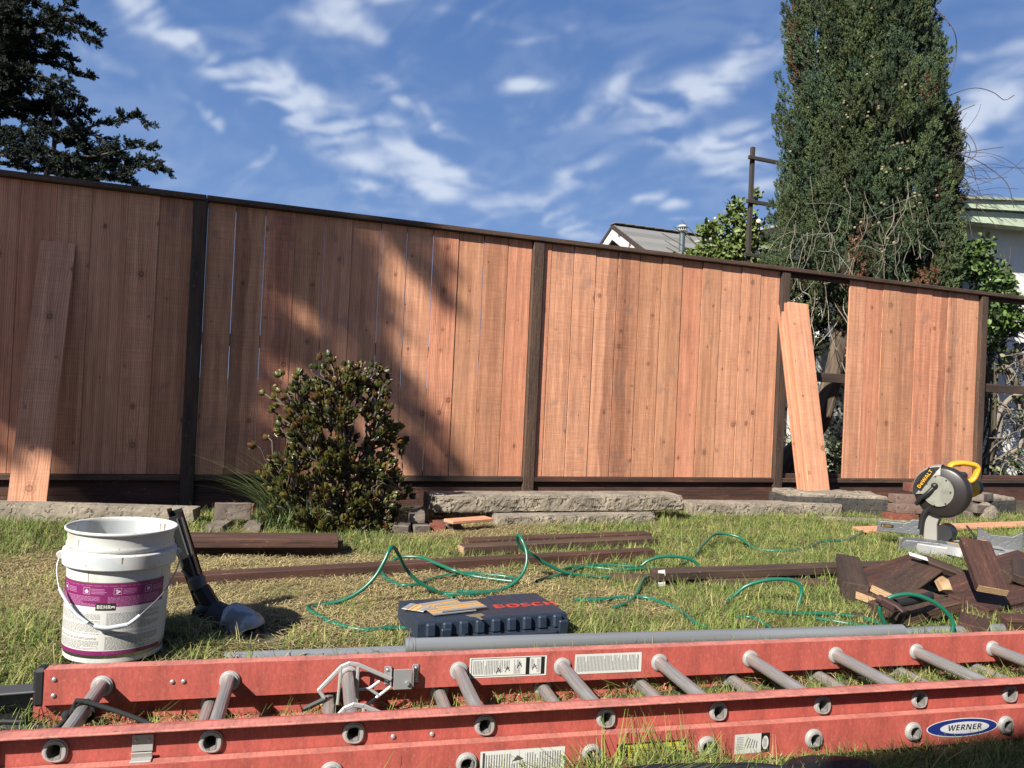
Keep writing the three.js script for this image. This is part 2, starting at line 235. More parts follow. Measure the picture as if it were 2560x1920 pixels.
// ---------------------------------------------------------------- fence
const F0 = V(-2.1018, 0, -5.1953), FT = Math.PI / 2 - 1.2115;
const FX = V(Math.cos(FT), 0, -Math.sin(FT)), FN = V(Math.sin(FT), 0, Math.cos(FT));
const RAIL_Y = .183, CAP_Y = 2.067;
const onFence = (px, py, off = 0) => { const p = onPlane(px, py, F0.clone().addScaledVector(FN, off), FN); return [p.clone().sub(F0).dot(FX), p.y]; };
const fenceAt = (x, y, off = 0) => F0.clone().addScaledVector(FX, x).addScaledVector(FN, off).setY(y);
{
  const fence = thing('wood_fence', 'tall board fence of new reddish wood with dark brown posts and cap', 'fence', F0, FT);
  const R = rng(5), posts = [-2.44, onFence(520.8, 504.8)[0], onFence(1362.6, 607.9)[0], onFence(1978.7, 677.5)[0], onFence(2472.8, 734.2)[0], 9.8];
  const postGeo = cbox(.089, CAP_Y + .3, .089, .004, { scale: [.16, 1.0] });
  posts.forEach((x, i) => { const o = part('post', postGeo, darkWood[[0, 1, 0, 1, 0, 1][i]], fence); o.position.set(x - .0445, (CAP_Y - .3) / 2, -.0445); });
  const bays = posts.slice(0, -1).map((x, i) => [x, posts[i + 1] - .089]);
  bays.forEach(([a, b], i) => {
    const w = b - a, m = (a + b) / 2, dk = (n, h, d, y, z, mt) => { const o = part(n, cbox(w - .002, h, d, .003, { long: 0, scale: [.2, 1.1], off: [R(), R()] }), mt, fence); o.position.set(m, y, z); return o; };
    dk('bottom_rail', .038, .086, RAIL_Y + .019, -.047, darkWoodSmooth[i % 3]);
    dk('kickboard', .30, .036, RAIL_Y - .151, -.056, darkWood[2]);
    dk('nailer', .036, .034, RAIL_Y + .0565, -.066, darkWoodSmooth[2]);
    dk('nailer', .036, .034, CAP_Y - .0195, -.066, darkWoodSmooth[2]);
    dk('middle_rail', .085, .034, onFence(2080, 945, -.06)[1], -.066, darkWoodSmooth[1]);
  });
  for (const [a, b] of [[-2.6, posts[1] - .012], [posts[1] - .009, posts[3] + .3], [posts[3] + .303, 9.9]]) { const o = part('cap_rail', cbox(b - a, .036, .125, .004, { long: 0, scale: [.2, 1.1], off: [R(), R()] }), darkWoodSmooth[0], fence); o.position.set((a + b) / 2, CAP_Y + .0195, -.0495); }
  // boards: upper corners read along the cap, [left edge, right edge] in photo pixels
  const capLine = (x) => x < 1362 ? 504.8 + (x - 520.8) * .1225 : 607.9 + (x - 1362.6) * .1135;
  const bx = (x) => onFence(x, capLine(x) + 6, -.03)[0];
  const rows = [[54, 145, 233, 322, 401, 482], [527, 591, 666, 741, 814.5, 882.7, 953.5, 1020, 1085.6, 1149, 1212, 1272.6, 1333], [1368, 1381, 1437, 1492, 1547, 1602, 1656.8, 1708, 1758, 1806, 1856, 1904, 1951], [2126, 2168, 2209, 2252.5, 2293, 2332, 2372, 2411, 2449]];
  const looks = [4, 0, 7, 5, 2, 9, 3, 11, 8, 1, 13, 6, 10, 12]; let n = 0;
  const board = (x0, x1, gap, i) => {
    const w = x1 - x0 - gap, h = CAP_Y - RAIL_Y - .041, k = looks[i % 14];
    const o = part('board', cbox(w, h, .017, .0014, { fit: true }), boardMats[k][[0, 2, 3, 0, 1, 0, 3, 2, 0, 3, 0, 2, 1, 0, 3, 0, 2][(i * 7) % 17]], fence);
    o.position.set((x0 + x1) / 2, RAIL_Y + .0395 + h / 2, -.0385 + (R() - .5) * .003 - (i % 2) * .004); o.rotation.y = (R() - .5) * .012; if (R() > .5) o.rotation.z = Math.PI;
  };
  const left = bx(54); for (let k = 5; k > 0; k--) board(left - .1905 * k, left - .1905 * (k - 1), .0012, n++);
  rows.forEach((r, q) => { for (let i = 0; i < r.length - 1; i++) { const gap = q === 1 && i === 1 ? .0024 : q === 1 && i === 4 ? .0022 : q > 1 ? .0062 : q && i > 5 ? .0052 : q ? .0014 : .0008, a = i === 0 && q === 1 ? posts[1] + .0016 : i === 0 && q === 2 ? posts[2] + .001 : bx(r[i]), b = i === r.length - 2 ? posts[q + 1] - .0905 : bx(r[i + 1]); board(a, b, gap, n++); } });
  feet.push([fenceAt(3.5, 0, -.05).x, fenceAt(3.5, 0, -.05).z, 7, .1, FT]);
}

// ---------------------------------------------------------------- extension ladder lying flat, two nested sections
const LT = Math.atan2(.2405, .9707), L0 = V(-.915, 0, -1.622), LX = V(Math.cos(LT), 0, -Math.sin(LT)), LN = V(Math.sin(LT), 0, Math.cos(LT));
const ladderAt = (x, y, z) => L0.clone().addScaledVector(LX, x).addScaledVector(LN, z).setY(y);
const pixText = (g, x, y, w, h, lines, dark = '#333', fill = .9, seed = 1) => { const R = rng(seed); g.fillStyle = dark; for (let i = 0; i < lines; i++) { const yy = y + h * (i + .25) / lines, hh = h / lines * .42; let xx = x; const end = x + w * (R() > .8 ? .5 + .4 * R() : fill); while (xx < end) { const l = w * (.02 + .05 * R()); g.fillRect(xx, yy, Math.min(l, end - xx), hh); xx += l + w * .012; } } };
{
  const lad = thing('extension_ladder', 'red fiberglass extension ladder with aluminium rungs lying flat on the grass', 'ladder', L0, LT);
  const fgTex = dataTex(256, 256, (x, y) => { const u = x / 256, v = y / 256, a = pf(u, v, 96, 12, 401, 2), b = pf(u, v, 10, 5, 411, 4), w = pf(u, v, 100, 60, 421, 2), sc = sstep(.73, .8, pf(u, v, 60, 40, 431, 2)) * .2; const s = .93 + .14 * (a - .5) + .20 * (b - .5) + .16 * (w - .5); return [lerp(210 * s, 230, sc + .08), lerp(98 * s, 176, sc + .08), lerp(86 * s, 166, sc + .08)]; });
  const red = mat([.92, .92, .92], .55, { map: fgTex });
  // the outer edges are chalky and sun bleached
  const fgPale = dataTex(256, 256, (x, y) => { const u = x / 256, v = y / 256, a = pf(u, v, 12, 96, 402, 2), b = pf(u, v, 8, 8, 412, 5), d = sstep(.70, .76, pf(u, v, 30, 14, 422, 3)); const s = .9 + .2 * (a - .5) + .36 * (b - .5); return [lerp(222 * s, 120, d * .5), lerp(138 * s, 80, d * .5), lerp(124 * s, 74, d * .5)]; }), redPale = mat([.95, .95, .95], .7, { map: fgPale });
  const alu = mat([.80, .79, .78], .36, { metalness: .5, map: dataTex(128, 128, (x, y) => { const s = 205 + 60 * (pf(x / 128, y / 128, 64, 3, 441, 2) - .5) + 60 * (pf(x / 128, y / 128, 6, 6, 451, 4) - .5); return [s, s * .985, s * .965]; }), bumpMap: dataTex(64, 64, (x) => { const v = 128 + 90 * Math.sin(x / 64 * Math.PI * 16); return [v, v, v]; }, false), bumpScale: .0006 });
  const cast = mat([.66, .65, .63], .42, { metalness: .4 }), rubber = mat([.012, .012, .013], .6), ropeM = mat([.014, .015, .017], .9), steel = mat([.60, .60, .60], .38, { metalness: .55 });
  const SP = .305, N = 15, LEN = .305 * (N - 1) + .2;
  const ringOut = (r) => { const s = new THREE.Shape(); s.moveTo(r * .2, -r); s.bezierCurveTo(r * .75, -r, r, -r * .6, r, 0); s.bezierCurveTo(r, r * .62, r * .55, r, 0, r); s.bezierCurveTo(-r * .62, r, -r, r * .5, -r, -r * .05); s.bezierCurveTo(-r, -r * .62, -r * .5, -r, r * .2, -r); return s; };
  const dShape = (r) => { const s = new THREE.Shape(); s.moveTo(-r * .1, -r); s.lineTo(r * .66, -r * .82); s.lineTo(r * .74, r * .5); s.bezierCurveTo(r * .7, r * .85, r * .4, r, -r * .05, r); s.bezierCurveTo(-r * .7, r, -r, r * .55, -r, 0); s.bezierCurveTo(-r, -r * .55, -r * .7, -r, -r * .1, -r); return s; };
  const dOld = (r) => { const s = new THREE.Shape(); s.moveTo(-r * .2, -r); s.lineTo(r * .62, -r); s.quadraticCurveTo(r, -r, r, -r * .62); s.lineTo(r, r * .1); s.bezierCurveTo(r, r * .75, r * .55, r, -r * .1, r); s.bezierCurveTo(-r * .8, r, -r, r * .4, -r, 0); s.bezierCurveTo(-r, -r * .5, -r * .75, -r, -r * .2, -r); return s; };
  // one side rail: web with rung holes and two flanges; s = -1 flanges face away from the camera
  function rail(name, x0, x1, yc, h, zWeb, flange, offs) {
    const shape = poly([[x0, -h / 2], [x1, -h / 2], [x1, h / 2], [x0, h / 2]]);
    for (let k = -2; k < N + 2; k++) { const x = k * SP + offs; if (x > x0 + .03 && x < x1 - .03) { const hole = new THREE.Path(); const pts = dShape(.0185).getPoints(5); pts.forEach((p, i) => (i ? hole.lineTo(p.x + x, p.y) : hole.moveTo(p.x + x, p.y))); hole.closePath(); shape.holes.push(hole); } }
    const web = extr(shape, .0045); web.translate(0, yc, zWeb - .0045);
    const zc = zWeb + (flange > 0 ? .0135 : -.0045 - .0135), list = [planarUV(web, .35)];
    const fl = []; for (const s of [-1, 1]) { const fw = s > 0 && Math.abs(h - .088) < .0001 ? .036 : .026, f = cbox(x1 - x0, .0055, fw, .0018, { long: 0, scale: [.35, .35] }); fl.push(T(f, (x0 + x1) / 2, yc + s * (h / 2 - .00275), flange > 0 ? zWeb + fw / 2 : zWeb - .0045 - fw / 2)); }
    fl.push(T(cbox(x1 - x0, .006, .006, .002, { long: 0, scale: [.35, .35] }), (x0 + x1) / 2, yc + h / 2 - .008, zWeb + (flange > 0 ? .0005 : -.006)));
    const o = part(name, merge(list), red, lad); part('flange', merge(fl), redPale, o); return o;
  }
  const XF = -.135, XB = -.165, FY = .089, BY = .018, ZN = 0, ZF = -.354, FH = .088, BH = .086;
  rail('side_rail', XF, LEN, FY, FH, ZN, 1, 0);                        // upper section
  rail('side_rail', XF, LEN, FY, FH, ZF, -1, 0);
  rail('side_rail', XB, LEN + .1, BY, BH, ZN + .0345, -1, -.047);      // lower section
  rail('side_rail', XB, LEN + .1, BY, BH, ZF - .036, 1, -.047);
  const ring = (r0, r1, d) => { const s = ringOut(r1); const h = new THREE.Path(); dShape(r0).getPoints(6).forEach((p, i) => (i ? h.lineTo(p.x, p.y) : h.moveTo(p.x, p.y))); h.closePath(); s.holes.push(h); return extr(s, d, .0012, 8); };
  const rungShape = (r) => { const s = dShape(r); const h = new THREE.Path(); dShape(r - .0022).getPoints(6).forEach((p, i) => (i ? h.lineTo(p.x, p.y) : h.moveTo(p.x, p.y))); h.closePath(); s.holes.push(h); return s; };
  const grainUV = (g) => { const p = g.attributes.position, u = g.attributes.uv; for (let i = 0; i < p.count; i++) u.setXY(i, Math.atan2(p.getY(i), p.getX(i)) / Math.PI, p.getZ(i) / .5); return g; };
  const rungA = grainUV(planarUV(extr(rungShape(.0175), .372, 0, 8), .12)).translate(0, 0, ZF - .008), rungB = grainUV(planarUV(extr(rungShape(.0175), .442, 0, 8), .12)).translate(0, 0, ZF - .04);
  const colN = merge([ring(.0176, .0238, .003), ring(.0178, .0208, .007)]), colF = merge([ring(.0177, .0245, .003).translate(0, 0, 0), ring(.0178, .021, .007)]);
  for (let k = 0; k < N; k++) {
    const x = k * SP; const r = part('rung', rungA, alu, lad); r.position.set(x, FY, 0);
    const c1 = part('collar', colN, cast, r); c1.position.z = .0012; const c2 = part('collar', colF, cast, r); c2.position.z = ZF + .0012;
    const q = part('rung', rungB, alu, lad); q.position.set(x - .047, BY, 0); const c3 = part('collar', colN, cast, q); c3.position.z = .0345 + .0012; const c4 = part('collar', colF, cast, q); c4.position.z = ZF - .0348;
  }
  // black end caps of the upper section, feet of the lower one
  for (const z of [ZN + .0145, ZF - .0185]) { const e = part('end_cap', cbox(.03, FH + .008, .042, .008), rubber, lad); e.position.set(XF - .008, FY, z); }
  for (const z of [ZN + .02, ZF - .03]) {
    const f = part('foot', merge([T(cbox(.16, .006, .06, .002), -.075, .048, 0, 0, 0, .04), T(cbox(.16, .05, .005, .001), -.075, .02, -.02)]), mat([.10, .10, .105], .55, { metalness: .3 }), lad); f.position.set(XB + .02, BY + .01, z);
    const pad = part('pad', merge([T(cbox(.075, .05, .065, .008), -.15, .055, .0, 0, 0, -.35), T(cbox(.15, .012, .06, .004), -.10, -.012, .004, 0, 0, -.12)]), rubber, f); pad.rotation.z = .05;
    const s2 = part('spur_plate', extr(poly([[0, 0], [.16, -.02], [.2, .0], [.17, .02], [.04, .035]]), .004), mat([.06, .06, .062], .6), f); s2.position.set(-.10, -.035, .05); s2.rotation.x = -1.2; s2.rotation.y = .1;
  }
  // rivets
  const rivet = T(new THREE.SphereGeometry(.006, 10, 6), 0, 0, 0, 0, 0, 0, [1, 1, .6]);
  for (const [x, y, z] of [[XF + .025, FY + .02, ZF], [XF + .025, FY - .02, ZF], [.165, FY + .002, ZF], [.192, FY + .002, ZF], [.70, FY + .03, ZN], [.79, FY + .03, ZN], [.70, FY - .015, ZN], [.79, FY - .015, ZN]]) { const o = part('rivet', rivet, steel, lad); o.position.set(x, y, z + .001); }
  // rung lock: two open cast arms hooked over a rung, with their bracket plates on the rails
  {
    const s = new THREE.Shape(); [[-.078, -.032], [-.07, -.02], [-.018, .034], [0, .042], [.022, .038], [.055, .018], [.105, -.004], [.105, .01], [.118, .014], [.118, -.034], [.100, -.034], [.085, -.05], [.055, -.068], [.06, -.074], [.09, -.056], [.1, -.044], [.078, -.058], [.06, -.043], [.028, -.04], [.026, -.075], [.018, -.08], [.016, -.01], [-.013, -.01], [-.018, -.06], [-.022, -.07], [-.04, -.03], [-.066, -.052]].forEach(([x, y], i) => (i ? s.lineTo(x, y) : s.moveTo(x, y)));
    // arm drawn as bars so that its openings are open
    const bar = (a, b, w = .009) => { const dx = b[0] - a[0], dy = b[1] - a[1], l = Math.hypot(dx, dy); return T(cbox(l + w * .6, w, .006, .002), (a[0] + b[0]) / 2, (a[1] + b[1]) / 2, 0, 0, 0, Math.atan2(dy, dx)); };
    const chain = (p, w) => p.slice(1).map((q, i) => bar(p[i], q, w));
    const armGeo = merge([...chain([[-.076, -.03], [-.02, .030], [.0, .038], [.022, .034], [.112, -.008]], .011), ...chain([[-.076, -.03], [-.058, -.056]], .010), ...chain([[-.022, .022], [-.024, -.03], [-.026, -.07]], .008), ...chain([[.024, .028], [.023, -.02], [.024, -.074]], .009), ...chain([[.024, -.034], [.056, -.032], [.082, -.014]], .008), ...chain([[.056, -.032], [.083, -.052]], .008), ...chain([[.112, -.03], [.083, -.052], [.052, -.076]], .008)]);
    for (const z of [ZF + .034, ZN - .046]) {
      const arm = part('rung_lock', armGeo, cast, lad); arm.position.set(2 * SP, FY + .006, z);
      const pad = part('lock_tongue', T(cbox(.07, .014, .012, .005), -.085, -.066, 0, 0, 0, .42), rubber, arm); pad.position.z = 0;
      const b = part('lock_bracket', merge([T(cbox(.016, .05, .003, .001), 0, 0, 0), T(cbox(.016, .05, .003, .001), .078, .003, 0), T(cbox(.050, .055, .004, .001), .04, -.002, .028), T(cbox(.003, .05, .028, .001), .009, 0, .014), T(cbox(.003, .05, .028, .001), .069, 0, .014)]), steel, lad);
      b.position.set(2 * SP + .105, FY - .004, z > -.1 ? ZN - .0075 : ZF + .0025); if (z > -.1) b.rotation.x = Math.PI;
      const bolt = part('bolt', T(cyl(.006, .006, .006, 6), .052, -.012, .034, Math.PI / 2), steel, b); bolt.name = 'bolt';
      for (const [x, y] of [[0, .016], [0, -.016], [.078, .018], [.078, -.012]]) { const r = part('rivet', rivet, steel, b); r.position.set(x, y, .003); r.scale.setScalar(.7); }
    }
  }
  // small aluminium clip on the near rail
  { const c = part('clip', merge([T(cbox(.042, .036, .003, .001), 0, .008, .003), T(cbox(.042, .004, .02, .001), 0, -.0245, .012), T(cbox(.042, .016, .003, .001), 0, -.016, .007, .5)]), mat([.60, .58, .55], .45, { metalness: .3 }), lad); c.position.set(.168, FY - .002, ZN + .001); for (const x of [-.013, .013]) { const r = part('rivet', rivet, steel, c); r.position.set(x, .014, .004); r.scale.setScalar(.6); } }
  // rope knotted round the first rung, running on along the inside of the near rail
  {
    const r = .0052, pts = []; for (let i = 0; i <= 14; i++) { const a = i / 14 * Math.PI * 3.4; pts.push(V(Math.cos(a) * .0245, FY + Math.sin(a) * .0245, -.20 + i * .0011)); }
    const run = [V(-.018, FY + .028, -.186), V(.05, FY + .016, -.172), V(.16, FY - .012, -.13), V(.27, FY - .045, -.075), V(.34, FY - .055, -.05), V(.5, FY - .03, -.042), V(.75, FY + .004, -.028), V(1.1, FY + .006, -.022), V(1.5, FY + .008, -.02), V(1.9, FY + .004, -.02)];
    part('rope', merge([tube([...pts, ...run], r, 150, 8), tube([V(-.028, FY - .006, -.19), V(-.05, FY - .03, -.14), V(-.045, FY - .05, -.09), V(-.05, FY - .06, -.04)], r, 20, 8), T(new THREE.SphereGeometry(.011, 8, 6), -.034, FY - .004, -.187)]), ropeM, lad);
  }
  // stickers
  const sticker = (name, x0, x1, y0, y1, z, draw, w = 512, h = 160, tilt = 0) => { const m = mat([.95, .95, .95], .5, { map: canvasTex(w, h, draw) }); const o = part(name, new THREE.PlaneGeometry(x1 - x0, y1 - y0), m, lad); o.position.set((x0 + x1) / 2, (y0 + y1) / 2, z); o.rotation.z = tilt; return o; };
  const vlines = (g, x, y, w, h, n, seed) => { g.save(); g.translate(x, y + h); g.rotate(-Math.PI / 2); pixText(g, 0, 0, h, w, n, '#4a4a48', .97, seed); g.restore(); };
  sticker('warning_label', .945, 1.172, .066, .123, ZF + .0012, (g, w, h) => {
    g.fillStyle = '#eceae4'; g.fillRect(0, 0, w, h); g.strokeStyle = '#222'; g.lineWidth = 4; g.strokeRect(14, 10, w - 28, h - 22); vlines(g, 24, 22, 70, h - 50, 7, 3); vlines(g, 98, 22, 60, h - 46, 6, 4); vlines(g, 160, 22, 60, h - 60, 6, 5); vlines(g, 225, 26, 40, h - 90, 4, 6); vlines(g, 292, 22, 46, h - 44, 5, 7);
    g.fillStyle = '#1b1b1b'; g.fillRect(372, 12, 26, h - 26); g.fillRect(w - 38, 12, 22, h - 26); g.strokeStyle = '#222'; g.lineWidth = 5; for (const [x, y] of [[190, 110], [250, 100], [330, 70], [430, 90]]) { g.beginPath(); g.moveTo(x - 14, y + 24); g.lineTo(x, y - 22); g.lineTo(x + 16, y + 16); g.moveTo(x - 4, y + 4); g.lineTo(x + 14, y - 12); g.stroke(); } vlines(g, 404, 22, 26, h - 80, 3, 8); vlines(g, 446, 22, 24, h - 50, 3, 9);
  });
  sticker('instruction_label', 1.258, 1.468, .064, .122, ZF + .0012, (g, w, h) => { g.fillStyle = '#e6e5e0'; g.fillRect(0, 0, w, h); vlines(g, 14, 14, w - 40, h - 34, 44, 11); vlines(g, w - 30, 20, 10, h - 34, 1, 12); });
  const ZB = ZN + .0345 + .0012;
  sticker('warning_label', .90, 1.106, -.012, .042, ZB, (g, w, h) => { g.fillStyle = '#e9e8e2'; g.fillRect(0, 0, w, h); vlines(g, 30, 24, w - 50, h - 40, 30, 21); g.fillStyle = '#444'; g.fillRect(14, 12, 14, h - 24); g.fillStyle = '#e9e8e2'; g.fillRect(180, 26, 90, 70); g.fillStyle = '#555'; g.beginPath(); g.moveTo(190, 84); g.lineTo(222, 40); g.lineTo(262, 70); g.closePath(); g.fill(); });
  sticker('yellow_warning_label', 1.238, 1.420, -.016, .038, ZB, (g, w, h) => { g.fillStyle = '#d8c94a'; g.fillRect(0, 0, w, h); g.fillStyle = '#1e1c16'; g.fillRect(0, 0, 60, 26); g.fillRect(0, 0, w, 12); g.fillRect(20, 26, 60, h - 40); g.fillStyle = '#d8c94a'; pixText(g, 28, 34, 44, h - 60, 9, '#d8c94a', .9, 30); pixText(g, 96, 40, w - 130, h - 60, 7, '#5b5322', .9, 31); g.fillStyle = '#1e1c16'; g.fillRect(w - 26, 0, 26, 40); });
  sticker('rating_label', 1.556, 1.655, -.008, .041, ZB, (g, w, h) => { g.fillStyle = '#dcdcd8'; g.fillRect(0, 0, w, h); g.fillStyle = '#1a1a1a'; g.fillRect(w - 62, 0, 62, h); g.fillStyle = '#e4e4e0'; g.beginPath(); g.ellipse(w - 31, h / 2, 24, 56, 0, 0, 7); g.fill(); pixText(g, w - 46, 40, 30, 80, 8, '#333', .9, 41); g.strokeStyle = '#222'; g.lineWidth = 5; for (let i = 0; i < 5; i++) { g.beginPath(); g.moveTo(70 + i * 22, 120); g.lineTo(100 + i * 16, 30 + i * 8); g.stroke(); } pixText(g, 16, 20, 60, 110, 8, '#777', .8, 42); }, 256, 160);
  { // oval maker's badge
    const m = mat([.95, .95, .95], .4, { map: canvasTex(512, 144, (g, w, h) => { g.fillStyle = '#f2f2ee'; g.fillRect(0, 0, w, h); g.fillStyle = '#23337f'; g.beginPath(); g.ellipse(w / 2, h / 2, w / 2 - 8, h / 2 - 6, 0, 0, 7); g.fill(); g.fillStyle = '#dfe0e2'; g.beginPath(); g.ellipse(w / 2 + 16, h / 2 + 2, w / 2 - 80, h / 2 - 26, 0, 0, 7); g.fill(); g.fillStyle = '#0d0e12'; g.save(); g.translate(w / 2 + 14, h / 2 + 20); g.transform(1, 0, -.16, 1, 0, 0); g.font = 'bold 60px sans-serif'; g.textAlign = 'center'; g.fillText('WERNER', 0, 0); g.restore(); }) });
    const sh = new THREE.Shape(); sh.absellipse(0, 0, .118, .0255, 0, Math.PI * 2); const g = new THREE.ShapeGeometry(sh, 32), p = g.attributes.position, u = g.attributes.uv; for (let i = 0; i < p.count; i++) u.setXY(i, p.getX(i) / .236 + .5, p.getY(i) / .051 + .5);
    const o = part('maker_badge', g, m, lad); o.position.set(2.25, .019, ZB);
  }
  for (const [a, b, w] of [[ladderAt(XB, 0, .02), ladderAt(LEN, 0, .02), .05], [ladderAt(XB, 0, -.37), ladderAt(LEN, 0, -.37), .06]]) footLine(a, b, w);
}
// two galvanised fence pipes beside it
{
  const galv = mat([.58, .61, .64], .34, { metalness: .35, map: dataTex(128, 128, (x, y) => { const s = 200 + 90 * (pf(x / 128, y / 128, 5, 9, 461, 5) - .5), d = sstep(.62, .75, pf(x / 128, y / 128, 3, 5, 471, 4)); return [lerp(s, 165, d), lerp(s, 158, d), lerp(s, 145, d)]; }) });
  const pipe = (name, A, B, r, label) => { const o = thing(name, label, 'pipe'); const len = A.distanceTo(B), prof = [[r - .003, -len / 2], [r, -len / 2], [r, len / 2], [r - .003, len / 2], [r - .003, -len / 2]].map((q) => new THREE.Vector2(...q)); const g = new THREE.LatheGeometry(prof, 26).toNonIndexed(); g.computeVertexNormals(); const sm = new THREE.LatheGeometry(prof, 26); part('tube', sm, galv, o); o.quaternion.setFromUnitVectors(Y_UP, B.clone().sub(A).normalize()); o.position.copy(A).add(B).multiplyScalar(.5); footLine(A, B, 2.4 * r); return [o, len]; };
  const [p1, l1] = pipe('metal_pipe', onY(1012, 1616, .056), onY(2256, 1578, .056), .025, 'thick galvanised steel pipe lying between the red ladder and the blue case');
  const e = part('end_collar', cyl(.0266, .0266, .03, 26, true), galv, p1); e.position.y = -l1 / 2 + .016;
  pipe('metal_pipe', onY(560, 1648, .02), onY(2620, 1568, .02), .021, 'thin galvanised steel pipe half hidden in grass along the ladder');
}

// ---------------------------------------------------------------- redwood boards leaning on the fence
{
  const lean = (name, label, c, th, mt, group) => {            // c: bottom left, bottom right, top left, top right (world)
    const bl = c[0], br = c[1], tl = c[2], tr = c[3], y = tl.clone().add(tr).sub(bl).sub(br).multiplyScalar(.5), h = y.length(); y.normalize();
    let x = br.clone().sub(bl).add(tr).sub(tl).multiplyScalar(.5); const w = x.length(); x.addScaledVector(y, -x.dot(y)).normalize(); const z = x.clone().cross(y);
    const o = solo(name, cbox(w, h, th, .002, { fit: true }), mt, label, 'board', group); o.quaternion.setFromRotationMatrix(new THREE.Matrix4().makeBasis(x, y, z)); o.position.copy(bl).add(br).add(tl).add(tr).multiplyScalar(.25).addScaledVector(z, -th / 2); return o;
  };
  // left: foot behind the concrete beam, head against the fence
  const foot = .40, head = -.018, at = (px, py, off) => onPlane(px, py, F0.clone().addScaledVector(FN, off), FN);
  const q = [at(13, 1266, foot), at(114, 1266, foot), at(100, 602, head), at(189, 607, head)]; q[0].y = q[1].y = .005;
  lean('leaning_board', 'single knotty reddish board leaning on the shaded fence behind a concrete beam', q, .018, boardMats[8][0]);
  // right: a few boards leaning together on the concrete
  const f2 = .42, h2 = .02; const b4 = [[2020, 1246], [2082, 1250], [1975, 757], [2016, 757]];
  for (let i = 0; i < 4; i++) {
    const d = i * .0185, s = i * -8.5; const c = b4.map(([px, py], k) => at(px + s + (i ? -1 : 0), py + (k < 2 ? 0 : i * 2.2), (k < 2 ? f2 : h2) - d - (k < 2 ? 0 : .0)));
    lean('leaning_board', ['outermost board of the bundle leaning at the open fence gap', 'second board of the leaning bundle, directly behind the outermost one', 'third board of the leaning bundle, with only its edge showing', 'rearmost board of the leaning bundle, against the dark post'][i], c, .0175, boardMats[[5, 0, 7, 3][i]][i % 2 ? 2 : 0], 'boards leaning in a bundle at the fence gap');
  }
}

// ---------------------------------------------------------------- concrete beams: broken faces are real relief
function rough(w, h, d, amp, seed, step = .025, o = {}) {
  const nx = Math.max(2, Math.round(w / step)), ny = Math.max(2, Math.round(h / step)), nz = Math.max(2, Math.round(d / step));
  let g = new THREE.BoxGeometry(w, h, d, nx, ny, nz); const p = g.attributes.position, rr = o.round ?? .012;
  for (let i = 0; i < p.count; i++) {
    let x = p.getX(i), y = p.getY(i), z = p.getZ(i);
    const q = [[x, w], [y, h], [z, d]].map(([v, s]) => Math.max(0, Math.abs(v) - (s / 2 - rr)) * Math.sign(v)), l = Math.hypot(...q); if (l > rr) { const k = rr / l - 1; x += q[0] * k; y += q[1] * k; z += q[2] * k; }
    const n = fbm(x * 9 + seed, y * 9, z * 9, 4) - .5, m = fbm(x * 38 + seed, y * 38, z * 38, 3) - .5;
    const top = y > h / 2 - .012 ? (o.top ?? .35) : 1, front = z > 0 ? 1 : .8, a = amp * top * front;
    const ex = x / (w / 2), ey = y / (h / 2), ez = z / (d / 2);
    x += (Math.abs(ex) > .97 ? Math.sign(ex) * (n * 2.2 + m) * amp * (o.ends ?? 1.6) : 0); y += (Math.abs(ey) > .9 ? Math.sign(ey) * (n * 1.2 + m * .8) * a : 0) + (o.bump && y > 0 ? o.bump * Math.max(0, fbm(x * 7 + seed, z * 9, 3, 4) - .42) * 3 : 0); z += (Math.abs(ez) > .9 ? Math.sign(ez) * (n * 1.6 + m * 1.2) * a : 0);
    p.setXYZ(i, x, y, z);
  }
  return planarUV(g, .6);
}
const concRough = mat([1, 1, 1], .97, { map: concTex(156, 144, 126, 155), bumpMap: concBump, bumpScale: .018 }), concMid = concRough;   // broken faces: same concrete, rougher relief
function beam(label, A, B, h, d, y0, m, amp, seed, o = {}, group) {       // A, B: front bottom corners
  const len = A.distanceTo(B), t = Math.atan2(-(B.z - A.z), B.x - A.x);
  const g = thing('concrete_beam', label, 'beam', A.clone().add(B).multiplyScalar(.5).setY(y0), t, group);
  const b = part('beam_body', rough(len, h, d, amp, seed, .03, o), m, g); b.position.set(0, h / 2, -d / 2);
  if (o.face) { const f = part('broken_face', rough(len * .985, h * .86, .034, amp * 1.2, seed + 5, .014, { top: 1, round: .008 }), o.face, g); f.position.set(len * .004, h * .47, -.004); }
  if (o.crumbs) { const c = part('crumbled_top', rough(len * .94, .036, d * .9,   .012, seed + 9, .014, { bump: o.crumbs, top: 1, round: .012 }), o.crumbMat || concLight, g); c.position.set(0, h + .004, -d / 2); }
  if (y0 < .05) footLine(A.clone().addScaledVector(V(Math.sin(t), 0, Math.cos(t)), -d / 2), B.clone().addScaledVector(V(Math.sin(t), 0, Math.cos(t)), -d / 2), d * .9);
  return g;
}
